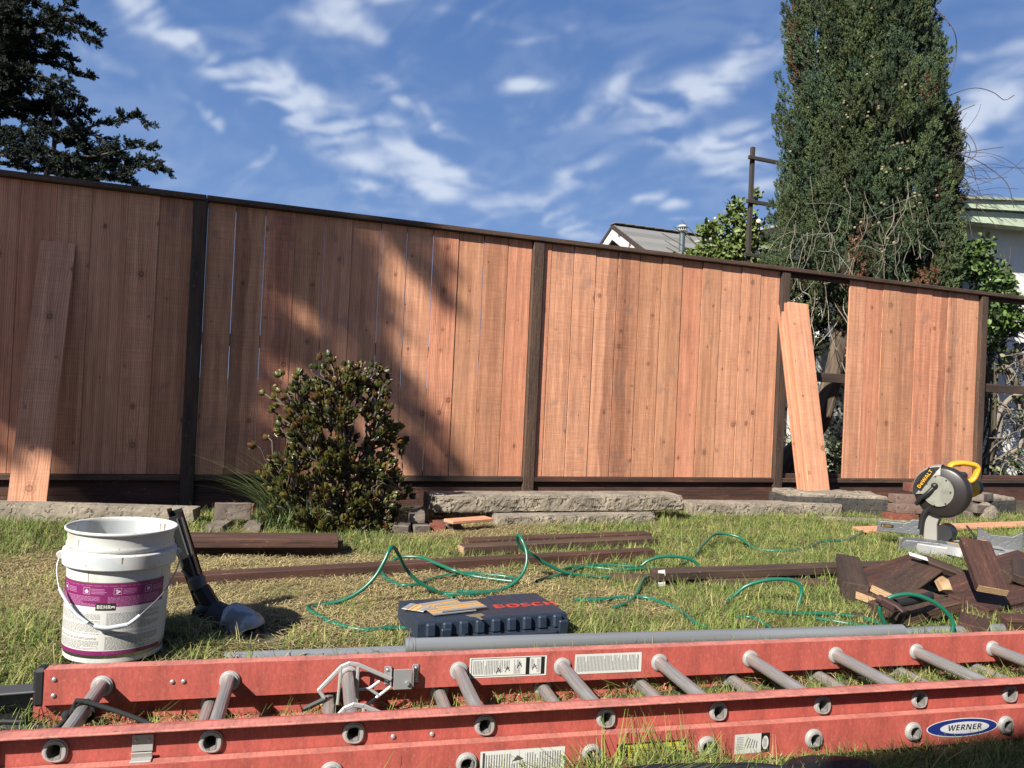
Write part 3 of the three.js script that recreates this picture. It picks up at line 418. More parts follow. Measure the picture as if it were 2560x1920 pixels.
{
  beam('long pale concrete beam under the leaning board in the fence shade', onY(-420, 1296, .0), onY(482, 1320, .0), .115, .15, -.005, concLight, .008, 3, { top: .3 });
  beam('rough concrete beam lying across another beam beside the bricks', onY(1074, 1319.5, 0).add(V(0, 0, -.05)), onY(1712, 1312, 0).add(V(0, 0, -.10)), .112, .25, .084, concLight, .012, 13, { top: .2, face: concRough });
  beam('lower rough concrete beam half covered by the beam on top of it', onY(1240, 1321, 0), onY(1640, 1313, 0), .082, .2, 0, concLight, .012, 23, { top: .25, face: concRough });
  beam('rough concrete beam with cracked face in front of the dark fence post', onY(1730, 1290, 0), onY(2104, 1291, 0), .105, .2, -.005, concLight, .010, 33, { top: .2, face: concMid });
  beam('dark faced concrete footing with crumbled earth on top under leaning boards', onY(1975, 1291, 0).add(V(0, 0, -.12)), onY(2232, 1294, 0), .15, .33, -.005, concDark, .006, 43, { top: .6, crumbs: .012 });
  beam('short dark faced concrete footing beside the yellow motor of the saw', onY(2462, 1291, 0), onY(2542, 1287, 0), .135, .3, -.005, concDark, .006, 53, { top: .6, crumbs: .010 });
  beam('flat pale concrete slab edge showing in the grass under the dark footing', onY(2060, 1303, 0), onY(2285, 1312, 0), .03, .16, -.01, concLight, .004, 63, { top: .5 });
}
// a broken lump of concrete by the saw, and crumbs of earth and mortar along the tops
{
  const lump = new THREE.IcosahedronGeometry(.075, 4), p = lump.attributes.position; for (let i = 0; i < p.count; i++) { const v = V(p.getX(i), p.getY(i), p.getZ(i)); v.multiplyScalar(.75 + .6 * fbm(v.x * 14 + 5, v.y * 14, v.z * 14, 4)); p.setXYZ(i, v.x * 1.1, v.y * 1.15, v.z); }
  const o = solo('concrete_lump', planarUV(lump, .4), concLight, 'rough round lump of broken concrete in the grass by the saw', 'rubble'); o.position.copy(onY(2464, 1302, 0)).setY(.065);
}

// ---------------------------------------------------------------- bricks, each a thing
{
  const geos = [1, 2, 3, 4, 5].map((s) => rough(.203, .057, .095, .004, s * 7, .02, { ends: .8, top: 1, round: .005 }));
  // [photo x, photo y of the middle of its foot, height of its foot, turn, tip (0 flat, 1 on edge, 2 on end), look, label]
  const B = [
    [580, 1322, .057, .06, 1, 1, 'grey weathered brick on edge lying over a gap on two others left of the succulent'],
    [546, 1332, 0, 1.45, 0, 1, 'brick lying under the left end of the bridging brick'], [637, 1330, 0, 1.5, 0, 1, 'brick lying under the right end of the bridging brick'],
    [590, 1306, .057, .03, 0, 0, 'reddish brick at the back on top of the bridging group left of the succulent'],
    [1006, 1332, 0, 1.35, 0, 2, 'dark grey brick in the row right of the succulent, nearest to it'], [1049, 1331, 0, 1.62, 0, 2, 'grey brick second in the row right of the succulent'], [1089, 1329, 0, 1.58, 0, 4, 'red brick third in the row right of the succulent'], [1128, 1328, 0, 1.62, 0, 2, 'dark brick at the end of the row under the concrete beam'],
    [1040, 1325, .06, 1.5, 0, 1, 'single grey brown brick standing on top of the row right of the succulent'], [1110, 1306, .057, 1.2, 0, 2, 'brick lying on the row beneath the end of the concrete beam'],
    [2250, 1304, 0, -.18, 0, 4, 'red brick at the bottom of the stack behind the saw'], [2345, 1306, 0, -.3, 0, 2, 'grey brick at the bottom right of the stack behind the saw'], [2262, 1302, .057, -.1, 0, 3, 'tan brick in the second course of the stack behind the saw'], [2350, 1304, .057, .2, 0, 2, 'grey brick in the second course right, behind the saw'],
    [2262, 1298, .114, -.14, 0, 3, 'mortar crusted brick in the third course of the stack behind the saw'], [2330, 1298, .114, 1.2, 0, 4, 'red brick in the third course right, end towards the yard'], [2298, 1288, .171, -.2, 0, 0, 'brick on top of the stack behind the saw, front one'], [2318, 1282, .171, -.12, 0, 0, 'brick on top of the stack behind the saw, rear one'],
    [2432, 1298, 0, .1, 0, 2, 'grey brick under the saw motor, lower one'], [2430, 1298, .057, 1.5, 0, 2, 'grey brick under the saw motor, second course'], [2452, 1290, .114, .5, 0, 1, 'brown brick tipped on top beside the dark footing'],
  ];
  B.forEach(([px, py, y, turn, tip, look, label], i) => { const p = onY(px, py, 0); const o = solo('brick', geos[i % 5], brickMats[look], label, 'brick'); o.position.copy(p).setY(y + (tip === 1 ? .0475 : .0285)); o.rotation.order = 'YXZ'; o.rotation.y = turn + FT * .6; o.rotation.x = tip === 1 ? Math.PI / 2 : 0; if (i > 9) o.scale.setScalar(1.17); if (i > 9) o.position.y *= 1.17; if (!y) feet.push([p.x, p.z, .1, .06, o.rotation.y]); });
  const slab = solo('slab', rough(.55, .03, .12, .005, 91, .03), concLight, 'thin flat slab edge on the soil under the brick row', 'slab'); slab.position.copy(onY(1100, 1336, 0)).setY(.0); slab.rotation.y = .15;
}

// ---------------------------------------------------------------- lumber lying on the lawn
const lumberMat = (i) => (i % 2 ? darkWood : darkWoodSmooth)[i % 3];
function lumber(name, label, A, B, w, t, roll, m, group, o = {}) {
  const len = A.distanceTo(B); const root = thing(name, label, 'lumber', V(0, 0, 0), 0, group); const M = timberMatrix(A, B, roll); root.quaternion.setFromRotationMatrix(M); root.position.setFromMatrixPosition(M);
  part('timber', cbox(w, len, t, .004, { long: 1, scale: [.16, .9], off: [rng(Math.floor(A.x * 977 + B.z * 331 + 5000))(), .3] }), m, root);
  for (const s of o.ends || []) { const e = part('cut_end', cbox(w - .007, .002, t - .007, .0006, { long: 1, scale: [.1, .1] }), cutEndMat, root); e.position.y = s * (len / 2 + .0006); }
  if (o.foot !== false) footLine(A, B, w * .9);
  return root;
}
{
  const W = (px, py, y) => onY(px, py, y);
  lumber('plank', 'dark brown plank on top of another, beyond the nail gun', W(452, 1350, .085), W(846, 1351, .085), .17, .045, 0, darkWood[2]);
  lumber('plank', 'dark brown plank underneath another, beyond the nail gun', W(462, 1366, .032), W(856, 1370, .032), .19, .056, 0, darkWood[0]);
  lumber('long_stud', 'long dark brown stud on the straw passing under the hose loops', W(330, 1459, .034), W(1628, 1384, .034), .075, .056, 0, darkWoodSmooth[2]);
  lumber('stud', 'dark brown stud, rear one of the pair before the concrete beams', W(1162, 1356, .036), W(1620, 1338, .036), .085, .040, 0, darkWoodSmooth[2]);
  lumber('stud', 'dark brown stud with a pale end, front one of the pair before the concrete beams', W(1152, 1374, .038), W(1632, 1351, .038), .09, .046, 0, darkWoodSmooth[0], undefined, { ends: [-1] });
  const tg = lumber('stud', 'dark brown stud with a white paper tag stapled on its end', W(1634, 1437, .062), W(2225, 1415, .062), .085, .04, .04, darkWoodSmooth[1]);
  lumber('stud', 'dark brown stud lying underneath the tagged stud', W(1523, 1447, .022), W(2062, 1461, .022), .085, .038, 0, darkWoodSmooth[0]);
  const tagTex = (seed) => canvasTex(96, 192, (g, w, h) => { g.fillStyle = '#e9e8e4'; g.fillRect(0, 0, w, h); g.fillStyle = '#26262a'; for (let i = 0; i < 14; i++) g.fillRect(12, 70 + i * 5, 40 - (i % 3) * 4, 2.4); pixText(g, 56, 40, 30, 40, 4, '#555', .9, seed); });
  const paper = new THREE.PlaneGeometry(.034, .075, 3, 6), pp = paper.attributes.position; for (let i = 0; i < pp.count; i++) pp.setZ(i, .006 * Math.sin(pp.getY(i) * 60));
  const tg2 = part('paper_tag', paper, mat([.95, .95, .95], .8, { map: tagTex(7), side: THREE.DoubleSide }), tg); tg.updateMatrixWorld(true); tg.worldToLocal(tg2.position.copy(onY(1650, 1440, .055).add(V(0, 0, .042)))); tg2.quaternion.copy(tg.quaternion).invert().multiply(new THREE.Quaternion().setFromEuler(new THREE.Euler(-.1, .2, .12)));
  const sm = lumber('wood_scrap', 'short brown stake with a white tag on its end at the foot of the succulent', W(806, 1326, .02), W(880, 1330, .015), .035, .02, .2, darkWoodSmooth[2], undefined, { foot: false });
  const st = part('paper_tag', cbox(.03, .001, .02, .0003), mat([.8, .8, .78], .8), sm); st.position.set(0, -sm.children[0].geometry.boundingBox?.max?.y || -.085, 0);
  lumber('redwood_board', 'bright orange red board lying in the grass behind the saw', W(2150, 1325, .030), W(2640, 1308, .030), .15, .022, 0, boardMats[7][0]);
  lumber('redwood_board', 'narrow orange red board on the ground under the end of the stacked beams', W(1120, 1304, .085), W(1222, 1296, .085), .1, .02, 0, boardMats[0][0], undefined, { foot: false });
}
// offcuts in a heap
{
  const P = (x, y) => [2060 + x / 3.606, 1140 + y / 3.606], at = (x, y, h) => { const [a, b] = P(x, y); return onY(a, b, h); };
  const C = (label, a, b, w, t, roll, m, ends) => lumber('offcut', label, at(...a), at(...b), w, t, roll, pileWood[(Math.max(darkWood.indexOf(m), darkWoodSmooth.indexOf(m)))], 'dark brown offcuts heaped beside the saw', { ends, foot: false });
  C('thick square post offcut pointing at the ladder, left edge of the heap', [276, 1262, .05], [205, 985, .06], .112, .108, .06, darkWood[1]);
  C('incised plank offcut slanting up at the back of the heap', [330, 1150, .04], [890, 960, .10], .135, .038, .35, darkWood[2]);
  C('scuffed plank offcut with pale scratches in the middle of the heap', [560, 1255, .075], [955, 985, .13], .14, .038, .28, darkWood[0], [-1]);
  C('narrow dark stick offcut with a white paper tag', [885, 935, .16], [1330, 1105, .10], .05, .038, .5, darkWoodSmooth[1]);
  C('plank offcut propped up steeply with a pale sawn end', [1520, 1215, .14], [1355, 775, .30], .125, .040, .12, darkWood[2], [-1]);
  C('plank offcut lying at the back right of the heap', [1500, 1030, .08], [1850, 925, .10], .14, .038, .3, darkWood[2]);
  C('short round edged dark offcut under the propped plank', [1600, 1095, .12], [1790, 1075, .12], .09, .07, .4, darkWood[1]);
  C('wide plank offcut lying flat in front of the hammer', [560, 1420, .05], [1060, 1300, .085], .19, .045, .05, darkWood[0]);
  C('incised plank offcut under the scuffed one', [390, 1290, .05], [800, 1210, .05], .15, .038, .1, darkWood[2], [-1]);
  C('plank offcut low at the front of the heap', [430, 1470, .018], [900, 1440, .018], .14, .034, 0, darkWood[2]);
  C('incised plank offcut under the propped one at the right', [1290, 1350, .05], [1830, 1230, .07], .18, .04, .12, darkWood[2]);
  C('second incised plank offcut lower right', [1370, 1420, .03], [1900, 1330, .04], .16, .04, .3, darkWood[0]);
  C('plank offcut bridging the middle of the heap', [1130, 1230, .06], [1420, 1110, .12], .14, .04, .2, darkWood[2]);
  C('small square offcut standing in the grass in front of the heap', [1340, 1575, .03], [1360, 1475, .04], .105, .04, .1, darkWoodSmooth[2]);
  C('block offcut at the right front of the heap', [1600, 1520, .035], [1860, 1530, .035], .07, .07, .2, darkWoodSmooth[2]);
  C('small offcut with a pale end in the grass left of the heap', [240, 1455, .02], [360, 1475, .02], .045, .04, .2, darkWood[1], [-1]);
  C('dark plank offcut filling the back of the heap', [960, 1130, .06], [1330, 1150, .06], .12, .038, .1, darkWood[0]);
  C('dark plank offcut leaning at the right edge of the heap', [1790, 1130, .12], [1780, 960, .17], .09, .04, .3, darkWood[1]);
  C('thin upright splinter of brown wood beside the small square offcut', [1248, 1440, .02], [1256, 1250, .09], .014, .01, .2, darkWoodSmooth[2]);
  C('dark offcut deep under the heap at its foot', [700, 1330, .02], [1250, 1390, .02], .16, .036, 0, darkWood[1]);
  const w = solo('wood_wedge', extr(poly([[0, 0], [.045, -.01], [.05, .03], [.03, .05], [0, .04]]), .02, .002), cutEndMat, 'small pale sawn wedge in the middle of the heap', 'offcut'); w.position.copy(at(1040, 1215, .13)); w.rotation.set(-.5, .2, .3);
  const tg = solo('paper_tag', cbox(.085, .001, .034, .0004), mat([.85, .85, .83], .8), 'white paper tag on the narrow stick of the heap', 'tag'); tg.position.copy(at(850, 905, .182)); tg.rotation.set(.35, -.25, -.16);
  feet.push([at(1000, 1300, 0).x, at(1000, 1300, 0).z, .45, .28, .2]);
  // hammer lying on the heap
  const hm = thing('hammer', 'hammer with black rubber grip lying on the dark offcuts', 'hammer'); const hA = at(560, 1345, .13), hB = at(965, 1262, .145);
  const M = timberMatrix(hA, hB, .2); hm.quaternion.setFromRotationMatrix(M); hm.position.setFromMatrixPosition(M); const L = hA.distanceTo(hB);
  part('head', merge([T(cbox(.06, .035, .034, .006), 0, 0, 0), T(cyl(.016, .018, .022, 14), .038, 0, 0, 0, 0, Math.PI / 2), T(cbox(.045, .028, .012, .004), -.045, 0, -.006, 0, .25)]), mat([.09, .045, .04], .6, { metalness: .4 }), hm).position.y = -L / 2 + .02;
  const grip = part('grip', tube([V(0, -L / 2 + .05, 0), V(0, -.02, .003), V(0, L / 2 - .03, 0), V(.003, L / 2, 0)], .0165, 24, 12), mat([.016, .015, .016], .7), hm);
  part('grip_label', T(new THREE.CylinderGeometry(.0170, .0170, .03, 12, 1, true, -.5, 1.2), 0, .02, .002), mat([.7, .55, .55], .7), grip);
}

// ---------------------------------------------------------------- paint bucket
{
  const c = atDepth(283, 1640, 2.33), by = .052; const b = thing('paint_bucket', 'dirty white plastic paint bucket with purple label and wire handle', 'bucket', V(c.x, by, c.z), 0); b.rotation.z = -.018; b.rotation.x = -.012;
  const prof = [[.0, .004], [.125, .004], [.131, .0], [.134, .004], [.1385, .255], [.1395, .262], [.1525, .266], [.1535, .270], [.1545, .305], [.1535, .309], [.1425, .311], [.1425, .316], [.1465, .318], [.1465, .328], [.143, .331], [.1445, .362], [.1515, .364], [.1535, .367], [.1535, .371], [.151, .3735], [.147, .372], [.1455, .368], [.1425, .36], [.136, .05], [.134, .012], [0, .010]].map((q) => new THREE.Vector2(...q));
  const dirt = dataTex(512, 256, (x, y) => { const u = x / 512, v = y / 256, n = pf(u, v, 6, 5, 501, 5), s = .95 + .08 * (n - .5), sp = sstep(.80, .86, pf(u, v, 90, 40, 511, 2)), sm = sstep(.60, .75, pf(u, v, 9, 4, 521, 4)) * .28, bl = sstep(.66, .72, pf(u, v, 7, 9, 531, 3)) * .22; let r = 236 * s, g = 236 * s, bb = 230 * s; r = lerp(r, 92, sp * .7); g = lerp(g, 72, sp * .7); bb = lerp(bb, 52, sp * .7); r = lerp(r, 170, sm); g = lerp(g, 145, sm); bb = lerp(bb, 110, sm); r = lerp(r, 150, bl); g = lerp(g, 175, bl); bb = lerp(bb, 200, bl); return [r, g, bb]; });
  const plastic = mat([1.05, 1.05, 1.05], .38, { map: dirt });
  const lg = new THREE.LatheGeometry(prof, 72); part('shell', lg, plastic, b);
  // mud smears on the inner wall
  const mud = mat([.16, .09, .045], .95); for (const [a, y, w, h, s] of [[-2.62, .335, .22, .018, 1], [-2.40, .33, .16, .03, 2], [-2.2, .345, .10, .02, 3], [-1.55, .335, .07, .02, 4]]) { const n = 14, pos = [], idx = [], R = rng(s * 9); for (let i = 0; i <= n; i++) { const t = a + b.rotation.y + (i / n - .5) * w, e = h * (.4 + .9 * R()) * Math.sin(Math.PI * (i + .3) / (n + .6)), yy = y + (i / n - .5) * h * .8, r = .1395; for (const d of [-e / 2, e / 2]) { const k = r - (.362 - yy - d) * .021; pos.push(Math.sin(t + Math.PI) * k * -1, yy + d, Math.cos(t + Math.PI) * k); } } for (let i = 0; i < n; i++) idx.push(2 * i, 2 * i + 1, 2 * i + 2, 2 * i + 1, 2 * i + 3, 2 * i + 2); const g = new THREE.BufferGeometry(); g.setAttribute('position', new THREE.Float32BufferAttribute(pos, 3)); g.setIndex(idx); g.computeVertexNormals(); mud.side = THREE.DoubleSide; part('mud_smear', g, mud, b); }
  // paper label round the side that faces the yard
  const lab = canvasTex(1024, 640, (g, w, h) => {
    g.fillStyle = '#e4e2dc'; g.fillRect(0, 0, w, h); g.fillStyle = '#7a7256'; g.fillRect(0, 0, w, 10); g.fillStyle = '#861a63'; g.fillRect(0, 8, w, 206);
    pixText(g, 30, 22, w - 60, 14, 1, '#b56c9b', .95, 51); for (let i = 0; i < 4; i++) { const x = 70 + i * 250; g.strokeStyle = '#e6cfdf'; g.lineWidth = 3; g.strokeRect(x, 48, 58, 56); g.fillStyle = '#efe0ea'; g.beginPath(); if (i === 1) { g.moveTo(x + 12, 76); g.lineTo(x + 29, 60); g.lineTo(x + 46, 76); g.lineTo(x + 42, 94); g.lineTo(x + 16, 94); } else if (i === 2) { g.arc(x + 22, 68, 9, 0, 7); g.arc(x + 40, 78, 10, 0, 7); g.arc(x + 26, 90, 9, 0, 7); } else g.arc(x + 29, 76, 14, 0, 7); g.fill(); pixText(g, x + 72, 52, 150, 52, 4, '#cf9cbf', .7, 60 + i); }
    pixText(g, 24, 122, w / 2 - 54, 86, 8, '#c795b6', .96, 71); pixText(g, w / 2 + 16, 122, w / 2 - 50, 86, 8, '#c795b6', .96, 72);
    g.fillStyle = '#2a2620'; g.fillRect(w / 2 - 78, 180, 160, 66); g.fillStyle = '#ece8dd'; g.font = 'bold 44px sans-serif'; g.fillText('BEHR', w / 2 - 70, 229); g.beginPath(); g.ellipse(w / 2 + 58, 212, 17, 7, 0, 0, 7); g.fill(); g.fillRect(w / 2 + 44, 212, 6, 14); g.fillRect(w / 2 + 66, 212, 6, 14);
    pixText(g, 24, 268, w / 2 - 50, 190, 19, '#6a6966', .98, 81); pixText(g, w / 2 + 14, 268, w / 2 - 44, 190, 19, '#6a6966', .98, 82); g.fillStyle = '#e4e2dc'; g.fillRect(20, 352, w / 2 - 60, 14); g.fillRect(w / 2 + 14, 420, w / 2 - 40, 14);
    pixText(g, 24, 486, w / 2 - 56, 22, 2, '#3c3b3a', .95, 83); pixText(g, 24, 516, w / 2 - 50, 80, 9, '#4a4947', .98, 84); pixText(g, w / 2 + 14, 476, w / 2 - 44, 120, 13, '#4f4e4c', .98, 85);
    g.fillStyle = '#861a63'; g.fillRect(0, 604, w, 36); pixText(g, w / 2, 612, w / 2 - 60, 20, 2, '#a85c8c', .9, 86);
  });
  const face = Math.atan2(-b.position.x, -b.position.z), R0 = .1385, R1 = .1415, lgm = new THREE.CylinderGeometry(R1, R0, .205, 64, 1, true, face - 1.32 - .12, 2.45); lgm.translate(0, .130, 0);
  part('label', lgm, mat([.95, .95, .95], .5, { map: lab, side: THREE.DoubleSide }), b);
  // wire handle hanging in front with its plastic grip
  const side = face + Math.PI / 2, ax = V(Math.sin(side), 0, Math.cos(side)), fr = V(Math.sin(face), 0, Math.cos(face)), P = (s, y, o) => ax.clone().multiplyScalar(s).addScaledVector(fr, o).setY(y);
  const wire = part('handle_wire', tube([P(-.158, .288, 0), P(-.163, .26, .015), P(-.150, .205, .065), P(-.115, .155, .115), P(-.06, .118, .147), P(-.02, .112, .156), P(.03, .118, .155), P(.075, .150, .140), P(.125, .195, .10), P(.152, .235, .052), P(.163, .268, .015), P(.158, .288, 0)], .0021, 80, 7), mat([.45, .45, .46], .4, { metalness: .8 }), b);
  part('handle_grip', tube([P(-.055, .116, .149), P(-.02, .111, .157), P(.03, .116, .156)], .0065, 14, 9), mat([.62, .67, .72], .6), wire);
  part('paint_crust', tube([P(-.150, .205, .065), P(-.13, .178, .096), P(-.1, .145, .125), P(-.07, .124, .143)], .0045, 16, 7), mat([.60, .66, .72], .7), wire);
  part('paint_crust', tube([P(.03, .116, .156), P(.045, .126, .152), P(.06, .138, .147)], .0055, 8, 7), mat([.60, .66, .72], .7), wire);
  for (const s of [-1, 1]) part('handle_ear', T(cyl(.010, .012, .012, 14), ...P(s * .157, .288, 0).toArray(), 0, side, Math.PI / 2), plastic, b);
  feet.push([b.position.x, b.position.z, .13, .13, 0]);
}

// ---------------------------------------------------------------- nail gun leaning on the bucket
{
  const Z = 2.66, S = Z / FOCAL / 4.147, o0 = atDepth(400 + 640 / 4.147, 1240 + 1400 / 4.147, Z), gun = thing('nail_gun', 'black and grey framing nail gun leaning upside down against the bucket', 'nail gun', o0.clone(), 0);
  gun.rotation.z = .05; const X = (x, y, z = 0) => V((x - 640) * S, (1400 - y) * S, z);
  const black = mat([.018, .018, .019], .5), dark = mat([.035, .037, .04], .38, { metalness: .5 }), silver = mat([.66, .68, .69], .34, { metalness: .2, map: dataTex(64, 64, (x, y) => { const s = 225 - 70 * sstep(.6, .75, pf(x / 64, y / 64, 5, 5, 541, 4)); return [s, s, s]; }) }), steel = mat([.30, .31, .32], .35, { metalness: .8 });
  const box = (a, b, w, t, z, c = .003) => { const d = b.clone().sub(a), l = d.length(); return T(cbox(w, l, t, c), (a.x + b.x) / 2, (a.y + b.y) / 2, z, 0, 0, -Math.atan2(d.x, d.y)); };
  // magazine: a long channel of four walls, open at its top end
  const A = X(150, 150), B = X(372, 850), mg = []; for (const s of [-1, 1]) { const off = V(Math.cos(-.30), Math.sin(-.30), 0).multiplyScalar(s * .0195); mg.push(box(A.clone().add(off), B.clone().add(off), .003, .034, 0, .001)); } mg.push(box(A, B, .04, .003, -.016, .001)); mg.push(box(X(168, 205), B, .04, .003, .0155, .001));
  part('magazine', merge(mg), dark, gun);
  part('magazine_rail', merge([box(X(205, 230), X(392, 820), .006, .006, .021, .001), box(X(255, 215), X(425, 800), .005, .006, .021, .001)]), steel, gun);
  part('guide_bar', merge([box(X(120, 330), X(172, 560), .012, .012, .0), box(X(160, 520), X(395, 1165), .012, .016, -.004), box(X(395, 1165), X(375, 1235), .03, .03, 0, .006)]), black, gun);
  part('spring', tube(Array.from({ length: 60 }, (_, i) => X(262 + i * 1.25, 765 + i * 1.35, .018).add(V(Math.cos(i * .9) * .006, Math.sin(i * .9) * .003, Math.sin(i * .9) * .006))), .0011, 150, 5), steel, gun);
  part('collar', merge([T(cyl(.029, .027, .034, 22), ...X(392, 905).toArray(), 0, 0, .28), T(cyl(.024, .028, .014, 22), ...X(372, 845).toArray(), 0, 0, .28)]), mat([.10, .11, .12], .5), gun);
  part('handle', merge([box(X(405, 930, 0), X(560, 1190, 0), .058, .046, 0, .015), T(new THREE.SphereGeometry(.036, 18, 12), ...X(500, 1190).toArray(), 0, 0, 0, [1.25, 1, .85])]), black, gun);
  part('body', merge([T(cyl(.052, .046, .075, 28), ...X(630, 1265).toArray(), 0, 0, 1.25), box(X(425, 1180), X(470, 1270), .07, .045, 0, .012), T(cyl(.018, .02, .03, 16), ...X(640, 1175, .01).toArray(), 0, 0, .6)]), black, gun);
  // silver cylinder head: a domed cap with a wide mouth cut into its far end that shows the dark driver inside
  const hp = [[0, -.066], [.05, -.066], [.058, -.060], [.0615, -.03], [.0615, .028], [.056, .050], [.042, .064], [.020, .071], [0, .072]].map((q) => new THREE.Vector2(...q)), hq = new THREE.Quaternion().setFromUnitVectors(Y_UP, V(.86, -.30, .42).normalize());
  const dome = new Brush(new THREE.LatheGeometry(hp, 40).applyQuaternion(hq)), cut = new Brush(T(cbox(.075, .085, .11, .012), .052, -.038, .045, .25, .25, -.25)), slot = new Brush(T(cbox(.04, .012, .03, .002), -.03, -.022, .058, 0, .1, -.1)); for (const q of [dome, cut, slot]) q.updateMatrixWorld(); const ev = new Evaluator(); ev.useGroups = false; ev.attributes = ['position', 'normal', 'uv'];
  const head = part('cylinder_head', ev.evaluate(ev.evaluate(dome, cut, SUBTRACTION), slot, SUBTRACTION).geometry, silver, gun); head.position.copy(X(862, 1335, .012));
  part('driver', merge([T(cyl(.020, .024, .07, 18), .035, -.03, .035, 0, 0, -1.2), T(cbox(.05, .05, .03, .006), .03, -.035, .012, .2, .2, -.3)]), black, head);
  part('lug', T(cbox(.055, .014, .03, .004), 0, 0, 0), silver, gun).position.copy(X(788, 1400, .052));
  part('bolt', T(cyl(.006, .006, .012, 8), 0, 0, 0), steel, gun).position.copy(X(1000, 1210, .02));
  const f = onY(600, 1602, 0); feet.push([f.x + .03, f.z + .02, .15, .12, 0]);
}

// ---------------------------------------------------------------- blue tool case with strips of nails on it
const font = await new FontLoader().loadAsync('fonts/droid/droid_sans_bold.typeface.json');
{
  const TOP = .108, fl = onY(1040, 1556, TOP), fr = onY(1412, 1528, TOP), bl = onY(1001, 1500, TOP), br = onY(1346, 1482, TOP);
  const x = fr.clone().sub(fl).add(br).sub(bl).setY(0), w = x.length() / 2; x.normalize(); const t = Math.atan2(-x.z, x.x), zn = V(Math.sin(t), 0, Math.cos(t)), dep = fl.clone().sub(bl).dot(zn);
  const ctr = fl.clone().add(fr).add(bl).add(br).multiplyScalar(.25).setY(0), cs = thing('tool_case', 'navy blue hard plastic tool case lying closed on the grass', 'case', ctr, t);
  const blue = mat([.030, .048, .082], .48, { map: dataTex(256, 256, (x, y) => { const u = x / 256, v = y / 256, d = sstep(.60, .78, pf(u, v, 5, 5, 551, 5)) * .22, sc = sstep(.80, .84, pf(u, v, 50, 12, 561, 2)) * .5, s = 230 + 40 * (pf(u, v, 12, 12, 571, 3) - .5), m = Math.max(d, sc); return [lerp(s, 255, m), lerp(s, 255, m), lerp(s, 255, m)]; }) });
  const W = w, D = dep, half = new THREE.Shape(); const ox = [[-W / 2, -D / 2], [-W / 2 + .30 * W, -D / 2], [-W / 2 + .33 * W, -D / 2 + .035], [-W / 2 + .60 * W, -D / 2 + .035], [-W / 2 + .63 * W, -D / 2], [W / 2, -D / 2], [W / 2, D / 2], [-W / 2, D / 2]];
  ox.forEach(([a, b], i) => (i ? half.lineTo(a, -b) : half.moveTo(a, -b))); half.closePath();
  const shell = (y0, y1, inset) => { const g = extr(half, y1 - y0 - .016, .008, 4); g.scale(1 - (inset + .016) / W, 1 - (inset + .016) / D, 1); g.rotateX(-Math.PI / 2); g.translate(0, y0 + .008, 0); return planarUV(g, .3); };
  part('lid', shell(.052, TOP, 0), blue, cs); part('tray', shell(.0, .05, .012), blue, cs); part('seam', shell(.040, .060, -.004), blue, cs);
  // raised ribs with deep grooves between along the front, handle, latches
  const nR = 9; for (let i = 0; i < nR; i++) { const rb = part('rib', planarUV(cbox(W * .063, .046, .024, .006), .2), blue, cs); rb.position.set(-W / 2 + W * (.06 + i * .106 + .02), .080, D / 2 + .002); rb.rotation.x = -.06; const lip = part('rib_lip', planarUV(cbox(W * .07, .010, .012, .003), .2), blue, cs); lip.position.set(rb.position.x, .052, D / 2 + .012); }
  part('handle', merge([T(cbox(W * .62, .018, .02, .006), W * .08, .055, D / 2 + .045), T(cbox(.02, .018, .05, .005), -W * .22, .055, D / 2 + .025), T(cbox(.02, .018, .05, .005), W * .38, .055, D / 2 + .025)]), mat([.02, .03, .05], .5), cs);
  for (const s of [-.33, .46]) { const l = part('latch', planarUV(cbox(.035, .05, .012, .003), .2), blue, cs); l.position.set(W * s, .062, D / 2 + .018); l.rotation.x = .12; }
  for (const s of [-.28, -.1, .12, .3]) { const r = part('lid_ridge', planarUV(cbox(.004, .004, D * .7, .0015), .2), blue, cs); r.position.set(W * s, TOP + .0008, -D * .1); }
  const mudM = mat([.22, .17, .10], .95); part('mud_stain', T(extr(poly([[-.03, 0], [.03, .01], [.036, -.016], [.012, -.03], [.014, -.06], [.004, -.062], [-.002, -.03], [-.02, -.018]]), .0006), 0, 0, 0, -Math.PI / 2), mudM, cs).position.set(-W * .12, TOP + .0008, D * .36);
  const tg = new TextGeometry('BOSCH', { font, size: .041, depth: .0012, curveSegments: 5 }); tg.computeBoundingBox(); tg.rotateX(-Math.PI / 2); const tx = part('lettering', tg, mat([.62, .06, .035], .5), cs); tx.scale.x = 1.35; tx.position.set(W * .06, TOP + .0004, D * .15);
  cs.updateMatrixWorld(true);
  // nail strips
  const shank = mat([.50, .40, .20], .4, { metalness: .35 }), tipM = mat([.60, .60, .61], .32, { metalness: .5 }), tape = mat([.72, .36, .10], .85), P = (x, y, h) => onY(960 + x / 4.424, 1430 + y / 4.424, h);
  const strip = (a, b, n, lenN, h, label, lift = 0) => {
    const A = P(...a, h), B = P(...b, h), d = B.clone().sub(A).setY(0), L = d.length(), s = thing('nail_strip', label, 'nails', A, Math.atan2(-d.z, d.x), 'nail strips on the tool case');
    const st = [], tp = []; for (let i = 0; i < n; i++) { const x = L * i / (n - 1); st.push(T(cyl(.0014, .0014, lenN, 5), x + .012, .0022, -lenN * .0, Math.PI / 2, 0, 0)); for (const e of [-1, 1]) tp.push(T(cyl(.0024, .0016, .02, 5), x + .012, .0026, e * lenN * .40, Math.PI / 2, 0, 0)); }
    const nl = part('nails', merge(st), shank, s); nl.userData.kind = 'stuff'; const ns = part('nail_tips', merge(tp), tipM, s); ns.userData.kind = 'stuff'; for (const z of [-.010, .012]) { const q = part('paper_tape', cbox(L + .004, .0032, .008, .001), tape, s); q.position.set(L / 2 + .012, .0028, z); } s.rotation.z = lift; return s;
  };
